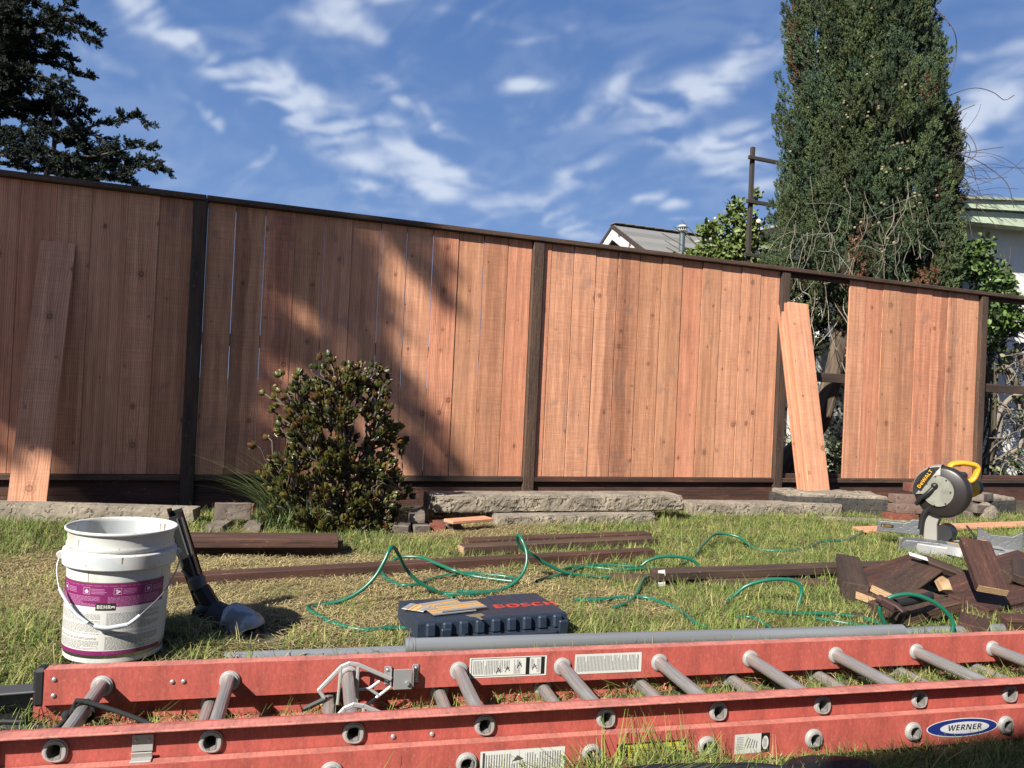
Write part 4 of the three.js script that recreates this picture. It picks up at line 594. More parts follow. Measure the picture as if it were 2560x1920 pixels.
  strip([300, 440], [455, 395], 22, .078, TOP + .003, 'strip of nails on orange tape slanting across the case corner').rotation.y += .32;
  strip([420, 400], [800, 340], 40, .078, TOP + .003, 'rear strip of nails lying flat on the blue case');
  strip([560, 415], [1040, 365], 44, .078, TOP + .010, 'upper strip of nails lying across the others up to the red lettering', .005);
  strip([470, 455], [930, 405], 42, .07, TOP + .004, 'front strip of nails near the ribs of the blue case');
  feet.push([ctr.x, ctr.z, W / 2 + .01, D / 2 + .03, t]);
}

// ---------------------------------------------------------------- green air hose: lies on the lawn, with loops that stand up
{
  const r = .0078, m = mat([.012, .16, .095], .32), geos = [];
  // points [photo x, photo y, raised?]; raised points take their distance from the resting points on either side
  const run = (pts, seg = 10) => {
    const w = pts.map((p) => (p[2] ? null : onY(p[0], p[1], r + .02))); let first = w.findIndex(Boolean), last = w.length - 1 - [...w].reverse().findIndex(Boolean);
    pts.forEach((p, i) => { if (w[i]) return; let a = i, b = i; while (a >= 0 && !(w[a] && !pts[a][2])) a--; while (b < pts.length && !(w[b] && !pts[b][2])) b++; const za = a >= 0 ? -w[a].z : -w[b].z, zb = b < pts.length ? -w[b].z : za, t = a >= 0 && b < pts.length ? (i - a) / (b - a) : 0; w[i] = atDepth(p[0], p[1], lerp(za, zb, t)); });
    w.forEach((p, i) => { if (!pts[i][2]) p.y = Math.max(groundY(p.x, p.z), -.02) + r + .020 + (pts[i][3] || 0); p.lerp(camera.position, .02 / EYE * .0); }); for (let i = 1; i < w.length; i++) if (!pts[i][2] && !pts[i - 1][2]) feet.push([(w[i].x + w[i - 1].x) / 2, (w[i].z + w[i - 1].z) / 2 + .02, w[i].distanceTo(w[i - 1]) / 2, .028, Math.atan2(-(w[i].z - w[i - 1].z), w[i].x - w[i - 1].x)]); geos.push(tube(w, r, pts.length * seg, 9));
  };
  run([[1030, 1572], [970, 1572], [913, 1577], [843, 1565], [798, 1546], [770, 1526], [776, 1516], [811, 1512.5], [864, 1498, 1], [905, 1474, 1], [938, 1441, 1], [962, 1400, 1], [974, 1374, 1], [981, 1367, 1], [988, 1372, 1], [998, 1390, 1], [1012, 1418, 1], [1040, 1449, 1], [1081, 1474, 1], [1114, 1484], [1135, 1494]]);
  run([[1020, 1464], [1048, 1460], [1089, 1445], [1143, 1436], [1184, 1434], [1233, 1437], [1274, 1442], [1292, 1449], [1285, 1459], [1253, 1473], [1212, 1479], [1150, 1484], [1110, 1482]]);
  run([[1057, 1460], [1011, 1463], [983, 1455], [962, 1441], [957, 1430], [970, 1416], [995, 1410, 0, .03], [1048, 1414, 0, .04], [1093, 1426, 0, .03], [1134, 1437, 0, .02], [1180, 1440], [1230, 1446], [1280, 1452]]);
  run([[1143, 1477], [1212, 1477], [1253, 1471], [1286, 1457, 1], [1307, 1433, 1], [1317, 1404, 1], [1315, 1375, 1], [1304, 1348, 1], [1297, 1337.5, 1], [1292, 1346, 1], [1301, 1366, 1], [1327, 1384, 1], [1364, 1408, 1], [1413, 1431, 1], [1470, 1442], [1530, 1444], [1575, 1442]]);
  run([[1340, 1455], [1364, 1446], [1412, 1436], [1447, 1421], [1481, 1413], [1532, 1413], [1584, 1417], [1601, 1415, 1], [1618, 1403, 1], [1646, 1393, 1], [1684, 1391, 1], [1718, 1396, 1], [1740, 1407, 1], [1752, 1424]]);
  run([[1405, 1424], [1440, 1416], [1490, 1418], [1540, 1424], [1600, 1424], [1640, 1420]]);
  run([[1700, 1412], [1730, 1394], [1759, 1370, 0, .03], [1797, 1353, 0, .05], [1845, 1357, 0, .04], [1888, 1368], [1950, 1376], [2017, 1369], [2056, 1353], [2113, 1350], [2142, 1340], [2157, 1322], [2160, 1312]]);
  run([[1570, 1440], [1629, 1439], [1613, 1444, 1], [1603, 1457, 1], [1593, 1481, 1], [1572, 1507], [1548, 1517], [1528, 1521]]);
  run([[1430, 1500], [1500, 1500], [1548, 1497], [1610, 1497], [1658, 1509], [1701, 1528], [1740, 1560], [1770, 1572]]);
  run([[1818, 1512], [1822, 1500], [1838, 1487, 1], [1864, 1466, 1], [1907, 1452, 1], [1955, 1448, 1], [1989, 1454, 1], [2004, 1472, 1], [2001, 1496, 1], [1998, 1516]]);
  run([[1838, 1548], [1862, 1546], [1883, 1550], [1917, 1567], [1930, 1576]]);
  run([[1894, 1532], [1970, 1535], [2051, 1536], [2113, 1540], [2160, 1547], [2200, 1558]]);
  run([[2040, 1548], [2080, 1553], [2123, 1560], [2170, 1565], [2206, 1566], [2212, 1560, 1], [2200, 1533, 1], [2201, 1515, 1], [2214, 1500, 1], [2240, 1489, 1], [2276, 1486, 1], [2315, 1496, 1], [2350, 1516, 1], [2374, 1540, 1], [2383, 1560, 1], [2378, 1584]]);
  solo('air_hose', merge(geos), m, 'long green air hose looping loosely over the lawn', 'hose');
}

// ---------------------------------------------------------------- miter saw
{
  const base = onY(2395, 1398, 0), saw = thing('miter_saw', 'miter saw with yellow motor and handle and grey base on the lawn', 'saw', base, 0);
  const S = 4.5 / FOCAL / 3.606, h1 = -.768, h2 = -.42, grey = mat([.19, .20, .21], .5, { metalness: .45, bumpMap: concBump, bumpScale: .002 }), pale = mat([.46, .46, .45], .55, { metalness: .35 }), yel = mat([.78, .42, .025], .42), blk = mat([.02, .02, .021], .5), brown = mat([.028, .022, .021], .38), cream = mat([.42, .40, .35], .5, { metalness: .25 });
  const b2 = (x, y, z) => V(x, y, z).applyAxisAngle(Y_UP, h2), b1 = (x, y, z) => V(x, y, z).applyAxisAngle(Y_UP, h1), put = (o, p, ry) => { o.position.copy(p); o.rotation.y = ry; return o; };
  const HC = V(-.075, .395, -.06);                                        // middle of the blade guard
  // base casting: low skirt with wings, round turntable with its throat
  const sk = new THREE.Shape(); [[-.31, -.09], [-.27, .07], [-.15, .12], [.12, .15], [.28, .11], [.32, -.02], [.26, -.10], [.1, -.12], [-.14, -.12]].forEach(([x, y], i) => (i ? sk.lineTo(x, -y) : sk.moveTo(x, -y)));
  const skg = extr(sk, .066, .006); skg.rotateX(-Math.PI / 2); put(part('base', planarUV(skg, .3), pale, saw), b2(0, .012, 0), h2);
  const wing = extr(poly([[-.16, 0], [.13, 0], [.16, .05], [.10, .062], [-.12, .062]]), .12, .004); put(part('base_wing', planarUV(wing, .3), grey, saw), b2(-.17, .03, -.03), h2);
  put(part('turntable', T(cyl(.17, .185, .05, 40), 0, 0, 0), pale, saw), b2(.06, .070, .02), h2); put(part('turntable_slot', cbox(.34, .004, .03, .001), blk, saw), b2(.06, .096, .02), h2 - .5);
  put(part('angle_scale', cbox(.20, .003, .02, .001), yel, saw), b2(.05, .0975, .06), h2 - .35); put(part('front_lip', T(new THREE.TorusGeometry(.185, .012, 8, 40, 2.4), 0, 0, 0, -Math.PI / 2, 0, -1.9), grey, saw), b2(.06, .045, .02), h2);
  // fences
  const lf = extr(poly([[-.19, 0], [.11, .005], [.115, .04], [.08, .09], [.01, .09], [-.035, .062], [-.185, .062]]), .022, .003); put(part('fence_plate', planarUV(lf, .3), grey, saw), b2(-.25, .105, -.13), h2);
  const rf = extr(poly([[-.12, .0], [.11, 0], [.112, .115], [.06, .082], [-.05, .082], [-.115, .12]]), .022, .003); put(part('fence_plate', planarUV(rf, .3), grey, saw), b2(.22, .075, -.07), h2);
  const wl = part('warning_label', new THREE.PlaneGeometry(.072, .02), mat([.9, .9, .9], .5, { map: canvasTex(256, 72, (g, w, h) => { g.fillStyle = '#17150f'; g.fillRect(0, 0, w, h); g.fillStyle = '#c99a24'; g.beginPath(); g.moveTo(14, 60); g.lineTo(36, 14); g.lineTo(58, 60); g.fill(); pixText(g, 74, 12, 168, 48, 4, '#c99a24', .95, 91); }) }), saw); put(wl, b2(-.385, .143, -.1035), h2);
  put(part('offcut_on_table', cbox(.055, .025, .05, .002), boardMats[0][0], saw), b2(.12, .112, -.02), h2).name = 'wood_block';
  // arm, pivot, guard, label, motor, handle
  const arm = extr(poly([[-.03, 0], [.035, 0], [.03, .10], [.05, .17], [.09, .26], [.05, .30], [.0, .22], [-.03, .12]]), .05, .006); put(part('arm', arm, cream, saw), b1(-.155, .09, -.04), h1);
  put(part('arm_cover', tube([V(-.05, .06, .03), V(-.035, .15, .035), V(.03, .24, .04), V(.10, .31, .045)], .016, 24, 8), blk, saw), b1(-.155, .09, 0), h1);
  put(part('pivot', merge([T(cyl(.05, .055, .10, 20), 0, .0, 0, Math.PI / 2), T(cbox(.09, .09, .08, .012), .0, -.04, 0)]), blk, saw), b1(-.09, .14, -.06), h1);
  const gp = [[0, .050], [.085, .050], [.09, .046], [.135, .042], [.153, .028], [.158, .0], [.155, -.028], [.14, -.042], [0, -.046]].map((q) => new THREE.Vector2(...q)); const guard = put(part('blade_guard', T(new THREE.LatheGeometry(gp, 56), 0, 0, 0, Math.PI / 2), brown, saw), HC, h1);
  put(part('guard_plate', T(cyl(.092, .092, .006, 44), 0, 0, .053, Math.PI / 2, 0, 0, [.95, 1.32, 1]), mat([.52, .51, .47], .45, { metalness: .3, map: dataTex(64, 64, (x, y) => { const s = 215 + 60 * (pf(x / 64, y / 64, 4, 4, 581, 4) - .5); return [s, s, s * .95]; }) }), guard), V(-.012, .004, 0), 0);
  for (let i = 0; i < 7; i++) part('bolt', T(cyl(.005, .005, .004, 8), -.012 + Math.cos(i * .9) * .07, .004 + Math.sin(i * .9) * .09, .058, Math.PI / 2), blk, guard);
  // fixed upper guard: a cast shell round the upper left of the blade, with the maker's plate
  const ug = [[.10, .056], [.15, .050], [.1625, .030], [.1655, .0], [.1605, -.032], [.145, -.047], [.145, -.04], [.156, -.028], [.1605, 0], [.157, .028], [.146, .045], [.10, .050]].map((q) => new THREE.Vector2(...q)); part('upper_guard', T(new THREE.LatheGeometry(ug, 30, 1.95 + Math.PI / 2 - .35, 1.75), 0, 0, 0, Math.PI / 2), cream, guard);
  const plate = canvasTex(512, 200, (g, w, h) => { g.fillStyle = '#12110d'; g.fillRect(0, 0, w, h); g.fillStyle = '#f2b416'; g.font = 'bold 118px sans-serif'; g.textAlign = 'center'; g.save(); g.translate(w / 2, h / 2 + 42); g.scale(1, 1.05); g.fillText('DeWALT', 0, 0); g.restore(); });
  const pl = part('maker_plate', new THREE.PlaneGeometry(.150, .046), mat([.95, .95, .95], .45, { map: plate }), guard); pl.position.set(-.086, .070, .0596); pl.rotation.z = 1.02; part('plate_backing', T(extr(poly(Array.from({ length: 15 }, (_, i) => { const a = 1.62 + i / 14 * 1.75; return [Math.cos(a) * .151, Math.sin(a) * .151]; })), .004, .001), 0, 0, .0540), mat([.02, .018, .014], .5), guard);
  part('lever', tube([V(-.03, .03, .06), V(-.06, -.01, .075), V(-.10, -.05, .07), V(-.13, -.09, .05)], .013, 20, 8), blk, guard); part('lever_cap', T(new THREE.SphereGeometry(.02, 14, 10), -.03, .035, .06), blk, guard);
  const mo = put(part('motor', merge([T(cyl(.056, .062, .17, 28), 0, 0, -.15, Math.PI / 2), T(cbox(.09, .10, .14, .02), 0, 0, -.14)]), yel, saw), HC.clone().add(V(.035, .02, -.06)), -1.224); part('motor_cap', T(cyl(.046, .057, .05, 28), 0, -.0, -.26, -Math.PI / 2), blk, mo); part('motor_ring', T(cyl(.0605, .0605, .014, 28), 0, 0, -.234, Math.PI / 2), mat([.12, .12, .12], .4), mo);
  // D handle: a closed ring of rounded section
  const hd = [V(-.075, .0, 0), V(-.055, .055, 0), V(.02, .072, 0), V(.11, .062, 0), V(.135, .035, 0), V(.115, -.03, 0), V(.085, -.062, 0), V(.02, -.065, 0), V(-.05, -.05, 0)];
  const dh = new THREE.TubeGeometry(new THREE.CatmullRomCurve3(hd, true, 'catmullrom', .35), 70, .021, 10, true); put(part('handle', T(dh, 0, 0, 0, 0, 0, 0, [.80, .80, 1.3]), yel, saw), HC.clone().add(V(.105, .12, -.02)), -.12);
  put(part('trigger', cbox(.05, .02, .016, .006), blk, saw), HC.clone().add(V(.09, .165, -.02)), -.12);
  put(part('neck', merge([T(cbox(.07, .09, .05, .014), .0, 0, 0)]), blk, saw), HC.clone().add(b1(.09, .085, -.02)), h1);
  put(part('brace', tube([V(0, 0, 0), V(.045, -.07, .03)], .006, 6, 6), blk, saw), V(.06, .2, -.03), 0);
  feet.push([base.x, base.z, .26, .14, h2]);
  const chip = solo('wood_block', cbox(.05, .012, .03, .003), mat([.55, .53, .5], .8), 'small pale scrap of wood in the grass left of the saw', 'wood scrap'); chip.position.copy(onY(2232, 1374, .012));
}

// ---------------------------------------------------------------- plants: shared leaf and twig shapes
const leafMat = (rough = .7) => mat([1, 1, 1], rough, { side: THREE.DoubleSide });
function triGeo(tris, col) { const g = new THREE.BufferGeometry(); g.setAttribute('position', new THREE.Float32BufferAttribute(tris.flat(), 3)); if (col) g.setAttribute('color', new THREE.Float32BufferAttribute(col, 3)); g.computeVertexNormals(); return g; }
// scaly conifer spray: a twig with side twigs, each a slim diamond
function sprayGeo(seed, n = 14, len = 1, wid = .07) {
  const R = rng(seed), t = [], dia = (p, d, l, w, s) => { const q = p.clone().addScaledVector(d, l), m = p.clone().addScaledVector(d, l * .45); const a = m.clone().addScaledVector(s, w), b = m.clone().addScaledVector(s, -w); t.push([...p.toArray(), ...a.toArray(), ...q.toArray()], [...p.toArray(), ...q.toArray(), ...b.toArray()]); };
  dia(V(0, 0, 0), V(0, 1, 0), len, wid * .9, V(1, 0, 0));
  for (let i = 0; i < n; i++) { const y = len * (.05 + .85 * i / n), a = i * 2.4 + R(), tilt = .45 + .35 * R(), d = V(Math.cos(a) * Math.sin(tilt), Math.cos(tilt), Math.sin(a) * Math.sin(tilt)), l = len * (.5 - .3 * i / n) * (.7 + .6 * R()), s = d.clone().cross(V(R() - .5, R() - .5, R() - .5)).normalize(); dia(V(0, y, 0), d, l, wid, s); if (i % 2) dia(V(0, y, 0).addScaledVector(d, l * .45), d.clone().add(s.clone().multiplyScalar(.6)).normalize(), l * .5, wid * .8, d.clone().cross(s)); }
  return triGeo(t);
}
const leafGeo = (() => { const t = [], P = [[0, 0, 0], [.32, .35, .06], [.3, .7, .05], [0, 1, -.06], [-.3, .7, .05], [-.32, .35, .06], [0, .5, -.04]]; for (const [a, b, c] of [[0, 1, 6], [1, 2, 6], [2, 3, 6], [3, 4, 6], [4, 5, 6], [5, 0, 6]]) t.push([...P[a], ...P[b], ...P[c]]); return triGeo(t); })();
const sprays = [1, 2, 3].map((s) => sprayGeo(s * 31));
function scatter(name, geo, m, list, parent) {                         // list: [position, direction, size, colour, roll]
  const o = new THREE.InstancedMesh(geo, m, list.length), q = new THREE.Quaternion(), q2 = new THREE.Quaternion(), M = new THREE.Matrix4(), c = new THREE.Color();
  list.forEach(([p, d, s, col, roll], i) => { q.setFromUnitVectors(Y_UP, d).multiply(q2.setFromAxisAngle(Y_UP, roll)); M.compose(p, q, typeof s === 'number' ? V(s, s, s) : s); o.setMatrixAt(i, M); o.setColorAt(i, c.setRGB(...col)); });
  o.name = name; o.userData.kind = 'stuff'; parent.add(o); return o;
}
const rdir = (R) => { const z = R() * 2 - 1, a = R() * 6.283, r = Math.sqrt(1 - z * z); return V(r * Math.cos(a), z, r * Math.sin(a)); };
const barkTex = dataTex(128, 128, (x, y) => { const u = x / 128, v = y / 128, n = pf(u, v, 14, 4, 601, 4), s = .5 + .8 * n; return [124 * s, 108 * s, 93 * s]; });
const bark = mat([.75, .72, .68], .95, { map: barkTex, bumpMap: dataTex(128, 128, (x, y) => { const v = 255 * pf(x / 128, y / 128, 12, 4, 601, 4); return [v, v, v]; }, false), bumpScale: .02 });
// tapering limb through points with radii
function limb(pts, r0, r1, seg = 16, rad = 8, warp = .12) { const c = new THREE.CatmullRomCurve3(pts, false, 'centripetal'), g = new THREE.TubeGeometry(c, seg, 1, rad), p = g.attributes.position, n = g.attributes.normal; for (let i = 0; i <= seg; i++) { const o = c.getPointAt(i / seg), r = lerp(r0, r1, i / seg); for (let j = 0; j <= rad; j++) { const k = i * (rad + 1) + j; const w = 1 + warp * (noise3(n.getX(k) * 2.5 + i * .22, n.getY(k) * 2.5, n.getZ(k) * 2.5) - .5) * 2; p.setXYZ(k, o.x + n.getX(k) * r * w, o.y + n.getY(k) * r * w, o.z + n.getZ(k) * r * w); } } const u = g.attributes.uv, L = c.getLength(); for (let i = 0; i < u.count; i++) u.setXY(i, u.getY(i) * 2, u.getX(i) * L * 1.1); return g; }

// ---------------------------------------------------------------- jade bush in front of the fence
{
  const base = onY(835, 1322, 0), bush = thing('succulent_bush', 'bushy jade plant with round fleshy leaves growing at the fence foot', 'bush', base), R = rng(77);
  const H = 1.06, rad = (y) => { const t = y / H; return t < .3 ? lerp(.40, .37, t / .3) : t < .72 ? lerp(.37, .31, (t - .3) / .42) : t < .88 ? lerp(.31, .22, (t - .72) / .16) : lerp(.16, .03, (t - .88) / .12); };
  const stems = [], grey = mat([.16, .125, .10], .9), limbs = [];
  for (const [pts, r] of [[[[-.0, 0], [-.03, .25], [-.08, .45], [-.16, .62], [-.22, .75]], .036], [[[.02, 0], [.03, .2], [.06, .42], [.02, .65], [.0, .85]], .034], [[[.04, 0], [.12, .2], [.16, .38], [.2, .55], [.22, .7]], .03], [[[-.03, 0], [-.16, .12], [-.26, .22], [-.32, .32]], .022], [[[.05, 0], [.2, .1], [.3, .2], [.36, .26]], .022], [[[0, .0], [.0, .15], [.04, .3], [.1, .5]], .03]]) { const z0 = (R() - .5) * .2, P = pts.map(([x, y], i) => V(x + (R() - .5) * .03, y, z0 * i / pts.length + .05 * (R() - .5))); limbs.push(P); stems.push(limb(P, r, r * .35, 18, 7)); }
  // leaf: a thick round pad, reddish towards the rim; a rosette is a few of them round a tip
  const pad = (len, wid, th, hue) => { const g = new THREE.SphereGeometry(1, 7, 5).toNonIndexed(), p = g.attributes.position, col = []; for (let i = 0; i < p.count; i++) { const e = Math.sqrt(p.getX(i) ** 2 + p.getY(i) ** 2), rim = sstep(.75, 1.0, e) * hue; col.push(lerp(.85, 1.5, rim), lerp(1, .45, rim), lerp(1, .5, rim)); } g.setAttribute('color', new THREE.Float32BufferAttribute(col, 3)); g.scale(wid, len, th); g.translate(0, len, 0); const q = g.attributes.position; for (let i = 0; i < q.count; i++) q.setZ(i, q.getZ(i) + .35 * q.getY(i) * q.getY(i) / len); return g; };
  const rosettes = [1, 2, 3, 4].map((s) => { const Q = rng(s * 17), l = [], n = 7 + Math.floor(Q() * 3); for (let i = 0; i < n; i++) { const k = i / n, open = lerp(1.35, .35, k), a = i * 2.4; const g = pad(.019 * (1.1 - .4 * k) * (.85 + .3 * Q()), .0135 * (1.1 - .35 * k), .0042, .5 + .5 * Q()); T(g, 0, 0, 0, -open + Math.PI * 0, 0, 0); T(g, 0, .008 * k, 0, 0, a, 0); l.push(g); } const m = merge(l); m.computeVertexNormals(); return m; });
  const jm = [[.095, .125, .024], [.065, .090, .020], [.135, .145, .03], [.12, .085, .024], [.055, .075, .020]].map((c) => mat(c, .38, { vertexColors: true }));
  const pos = [], clumps = []; let tries = 0;
  for (let i = 0; i < 84; i++) { const y = .05 + Math.pow(i / 84, 1.25) * (H - .15), a = i * 2.4 + R(), k = .62 + .38 * R(); clumps.push([V(Math.cos(a) * rad(y) * k, y, Math.sin(a) * rad(y) * k * .8), .075 + .05 * R()]); }
  while (pos.length < 1050 && tries++ < 40000) { const [c, r] = clumps[Math.floor(R() * clumps.length)], p = c.clone().add(rdir(R).multiplyScalar(r * Math.pow(R(), .45)).multiply(V(1, .75, 1))); if (p.y < .03 || pos.some((q) => q.p.distanceToSquared(p) < .0008)) continue; pos.push({ p, k: 1 }); }
  for (const [px, py] of [[662, 985], [688, 978], [700, 942], [690, 995], [822, 893], [800, 900], [955, 985], [950, 960], [640, 1115], [672, 1095], [700, 1090], [970, 1070], [985, 1160], [1000, 1205], [685, 1030], [712, 935], [745, 940], [940, 945], [905, 950], [870, 930], [790, 925], [815, 910]]) { const w = atDepth(px, py, -base.z - .05 + R() * .1).sub(base); pos.push({ p: w, k: 1.2 }); }
  const inst = [[], [], [], []]; pos.sort((a, b) => (b.p.z + b.k * .1) - (a.p.z + a.k * .1));
  pos.forEach(({ p }, i) => {
    const out = V(p.x, .16 + .5 * R(), p.z + .06).normalize().add(rdir(R).multiplyScalar(.55)).normalize(), s = .66 + .42 * R(), ci = Math.floor(R() * 5), roll = R() * 6.28, gi = Math.floor(R() * 4);
    let best = null, bd = 9; for (const L of limbs) for (const q of L) { const d = q.distanceTo(p) + (q.y > p.y ? .12 : 0); if (d < bd) { bd = d; best = q; } }
    if (i < 420 || R() < .4) { const mid = best.clone().lerp(p, .5).add(V((R() - .5) * .05, -.02 - .03 * R(), (R() - .5) * .05)); stems.push(tube([best, mid, p.clone().addScaledVector(out, -.02), p], .0042 + .002 * R(), 7, 5)); }
    if (i < 300) { const o = part('leaf_rosette', rosettes[gi], jm[ci], bush); o.position.copy(p); o.quaternion.setFromUnitVectors(Y_UP, out).multiply(new THREE.Quaternion().setFromAxisAngle(Y_UP, roll)); o.scale.setScalar(s); }
    else { const c = [[.095, .125, .024], [.065, .090, .020], [.135, .145, .03], [.12, .085, .024], [.055, .075, .020]][ci]; inst[gi].push([p, out, s, c, roll]); }
  });
  const im = mat([1, 1, 1], .38, { vertexColors: true }); inst.forEach((l, i) => scatter('leaf_rosettes', rosettes[i], im, l, bush));
  part('stems', merge(stems), grey, bush);
  feet.push([base.x, base.z, .22, .12, 0]);
}
// clump of long grass at its foot
{
  const base = onY(735, 1330, 0), c = thing('tall_grass_clump', 'tuft of long bright green grass blades beside the jade plant', 'grass', base), R = rng(12), blades = [[], []];
  const blade = (p, a, len, bend, w) => { const n = 7, pos = [], d = V(Math.cos(a), 0, Math.sin(a)), s = V(-Math.sin(a), 0, Math.cos(a)); for (let i = 0; i <= n; i++) { const t = i / n, q = p.clone().addScaledVector(d, bend * len * t * t).add(V(0, len * (t - .35 * bend * t * t), 0)), ww = w * (1 - t * .92); pos.push(q.clone().addScaledVector(s, ww), q.clone().addScaledVector(s, -ww)); } const tr = []; for (let i = 0; i < n; i++) { const k = 2 * i; tr.push([...pos[k].toArray(), ...pos[k + 1].toArray(), ...pos[k + 2].toArray()], [...pos[k + 1].toArray(), ...pos[k + 3].toArray(), ...pos[k + 2].toArray()]); } return triGeo(tr); };
  for (let i = 0; i < 300; i++) blades[i % 2].push(blade(V((R() - .5) * .42, 0, (R() - .5) * .12 + .04), R() * 6.283, .10 + .16 * R(), .3 + .8 * R(), .0022 + .0015 * R()));
  for (let i = 0; i < 60; i++) blades[i % 2].push(blade(V(-.05 + (R() - .5) * .2, 0, (R() - .5) * .08), Math.PI + (R() - .5) * 1.5, .32 + .32 * R(), .6 + .5 * R(), .0036 + .002 * R()));
  for (const [a, l, b] of [[2.9, .62, .62], [3.1, .55, .9], [3.3, .5, 1.1], [2.8, .72, .5], [3.05, .45, 1.2], [2.7, .66, .7], [3.2, .7, .45]]) blades[0].push(blade(V(-.1, 0, 0), a, l, b, .004));
  part('blades', merge(blades[0]), mat([.11, .17, .05], .6, { side: THREE.DoubleSide }), c); part('blades', merge(blades[1]), mat([.15, .20, .05], .6, { side: THREE.DoubleSide }), c);
}

// ---------------------------------------------------------------- columnar cypress behind the fence
const cyC = atDepth(2128, 700, 8.5);
{
  const tree = thing('cypress_tree', 'tall dense columnar cypress with a leaning bare trunk behind the fence gap', 'tree', V(cyC.x, 0, cyC.z)), R = rng(404);
  const L = (px, py, z) => atDepth(px, py, z).sub(tree.position), tr = [L(1935, 1200, 8.0), L(1965, 1150, 8.0), L(2000, 1115, 8.05), L(2045, 1055, 8.1), L(2068, 990, 8.15), L(2085, 930, 8.2), L(2098, 860, 8.25), L(2116, 760, 8.35), V(0, 3.2, 0), V(.02, 5, 0)];
  part('trunk', merge([limb(tr, .105, .07, 80, 20, .24), limb([L(2112, 790, 8.3), L(2070, 745, 8.2), L(2030, 765, 8.1)], .04, .015, 10, 6)]), bark, tree);
  const rad = (y) => y < 2.3 ? lerp(.62, .98, sstep(1.55, 2.3, y)) : y < 3.4 ? lerp(.98, .86, (y - 2.3) / 1.1) : y < 5.4 ? lerp(.86, .70, (y - 3.4) / 2) : lerp(.70, .08, Math.pow((y - 5.4) / 2.6, 1.4));
  const lists = [[], [], []], dead = []; let count = 0;
  for (let i = 0; i < 1750; i++) {
    const y = 1.75 + R() * 6.1, a = R() * 6.283; if (Math.sin(a) < -.55) continue;
    const lump = .70 + .56 * fbm(Math.cos(a) * 1.9 + 5, y * 1.7, Math.sin(a) * 1.9, 3), r = rad(y) * .96 * lump * (.62 + .38 * Math.sqrt(R())), c = V(Math.cos(a) * r, y, Math.sin(a) * r);
    if (y < 2.25 && (R() < .45 || (c.x > .15 && y < 2.05))) continue;
    const up = V(Math.cos(a) * .30, 1, Math.sin(a) * .30).normalize(), hgt = .24 + .26 * R(), rr = .075 + .06 * R(), tone = .65 + .75 * R(), warm = R(), shadeDead = R() < .02 || (y < 2.5 && R() < .10);
    const n = 30 + Math.floor(R() * 18);
    for (let k = 0; k < n; k++) {
      const t = R(), b = R() * 6.283, q = Math.sqrt(R()) * rr * (1 - .75 * t), p = c.clone().addScaledVector(up, (t - .3) * hgt).add(V(Math.cos(b) * q, 0, Math.sin(b) * q)), d = up.clone().multiplyScalar(1.35).add(V(Math.cos(b) * .45, 0, Math.sin(b) * .45)).add(rdir(R).multiplyScalar(.28)).normalize();
      const v = tone * (.88 + .24 * R()); const col = shadeDead ? [.16 * v, .075 * v, .035 * v] : [lerp(.048, .088, warm) * v * 1.2, lerp(.088, .112, warm) * v * 1.2, lerp(.044, .034, warm) * v * 1.2];
      lists[count++ % 3].push([p, d, 0.046 + .04 * R(), col, R() * 6.28]);
    }
  }
  // side plume on the right, a notch between it and the column
  for (let i = 0; i < 95; i++) { const px = 2345 + (R() - .5) * 76, py = 300 + R() * 330, c = L(px + (py - 300) * .06, py, 8.3 + (R() - .5) * .5), tone = .7 + .6 * R(); for (let k = 0; k < 34; k++) { const p = c.clone().add(rdir(R).multiplyScalar(.10 * R())).add(V(0, R() * .15, 0)), v = tone * (.75 + .5 * R()); lists[count++ % 3].push([p, V(.15, 1, .3).add(rdir(R).multiplyScalar(.6)).normalize(), .055 + .04 * R(), [.075 * v, .092 * v, .034 * v], R() * 6.28]); } }
  // foliage hanging below the crown beside the trunk, seen through the gap
  for (let i = 0; i < 46; i++) { const c = L(1990 + R() * 75, 690 + R() * 190, 8.2 + R() * .5), tone = .6 + .6 * R(); for (let k = 0; k < 34; k++) { const p = c.clone().add(rdir(R).multiplyScalar(.11 * R())), v = tone * (.75 + .5 * R()); lists[count++ % 3].push([p, rdir(R).add(V(0, .5, .4)).normalize(), .05 + .045 * R(), [.065 * v, .086 * v, .032 * v], R() * 6.28]); } }
  const fm = leafMat(.85); lists.forEach((l, i) => scatter('foliage', sprays[i], fm, l, tree));
  // opaque dark hull, toned like twigs, added inside the crown to block light
  const core = new THREE.LatheGeometry([[.02, 2.0], [.42, 2.15], [.56, 2.6], [.52, 3.4], [.41, 5.4], [.2, 6.6], [.02, 7.2]].map((q) => new THREE.Vector2(...q)), 20), cp = core.attributes.position; for (let i = 0; i < cp.count; i++) { const w = .85 + .3 * fbm(cp.getX(i) * 3, cp.getY(i) * 2, cp.getZ(i) * 3, 3); cp.setXYZ(i, cp.getX(i) * w, cp.getY(i), cp.getZ(i) * w); } part('added_core', core, mat([.045, .05, .028], 1), tree);
  // little round seed cones
  const cones = []; for (let i = 0; i < 60; i++) { const y = 2.4 + R() * 3.4, a = .2 + R() * 2.7, r = rad(y) * 1.0; for (let k = 0; k < 1 + Math.floor(R() * 3); k++) cones.push([V(Math.cos(a) * r, y, Math.sin(a) * r).add(rdir(R).multiplyScalar(.04)), Y_UP, .011 + .006 * R(), R() < .5 ? [.30, .26, .16] : [.22, .16, .09], 0]); }
  scatter('seed_cones', new THREE.IcosahedronGeometry(1, 1), mat([1, 1, 1], .8), cones, tree);
}
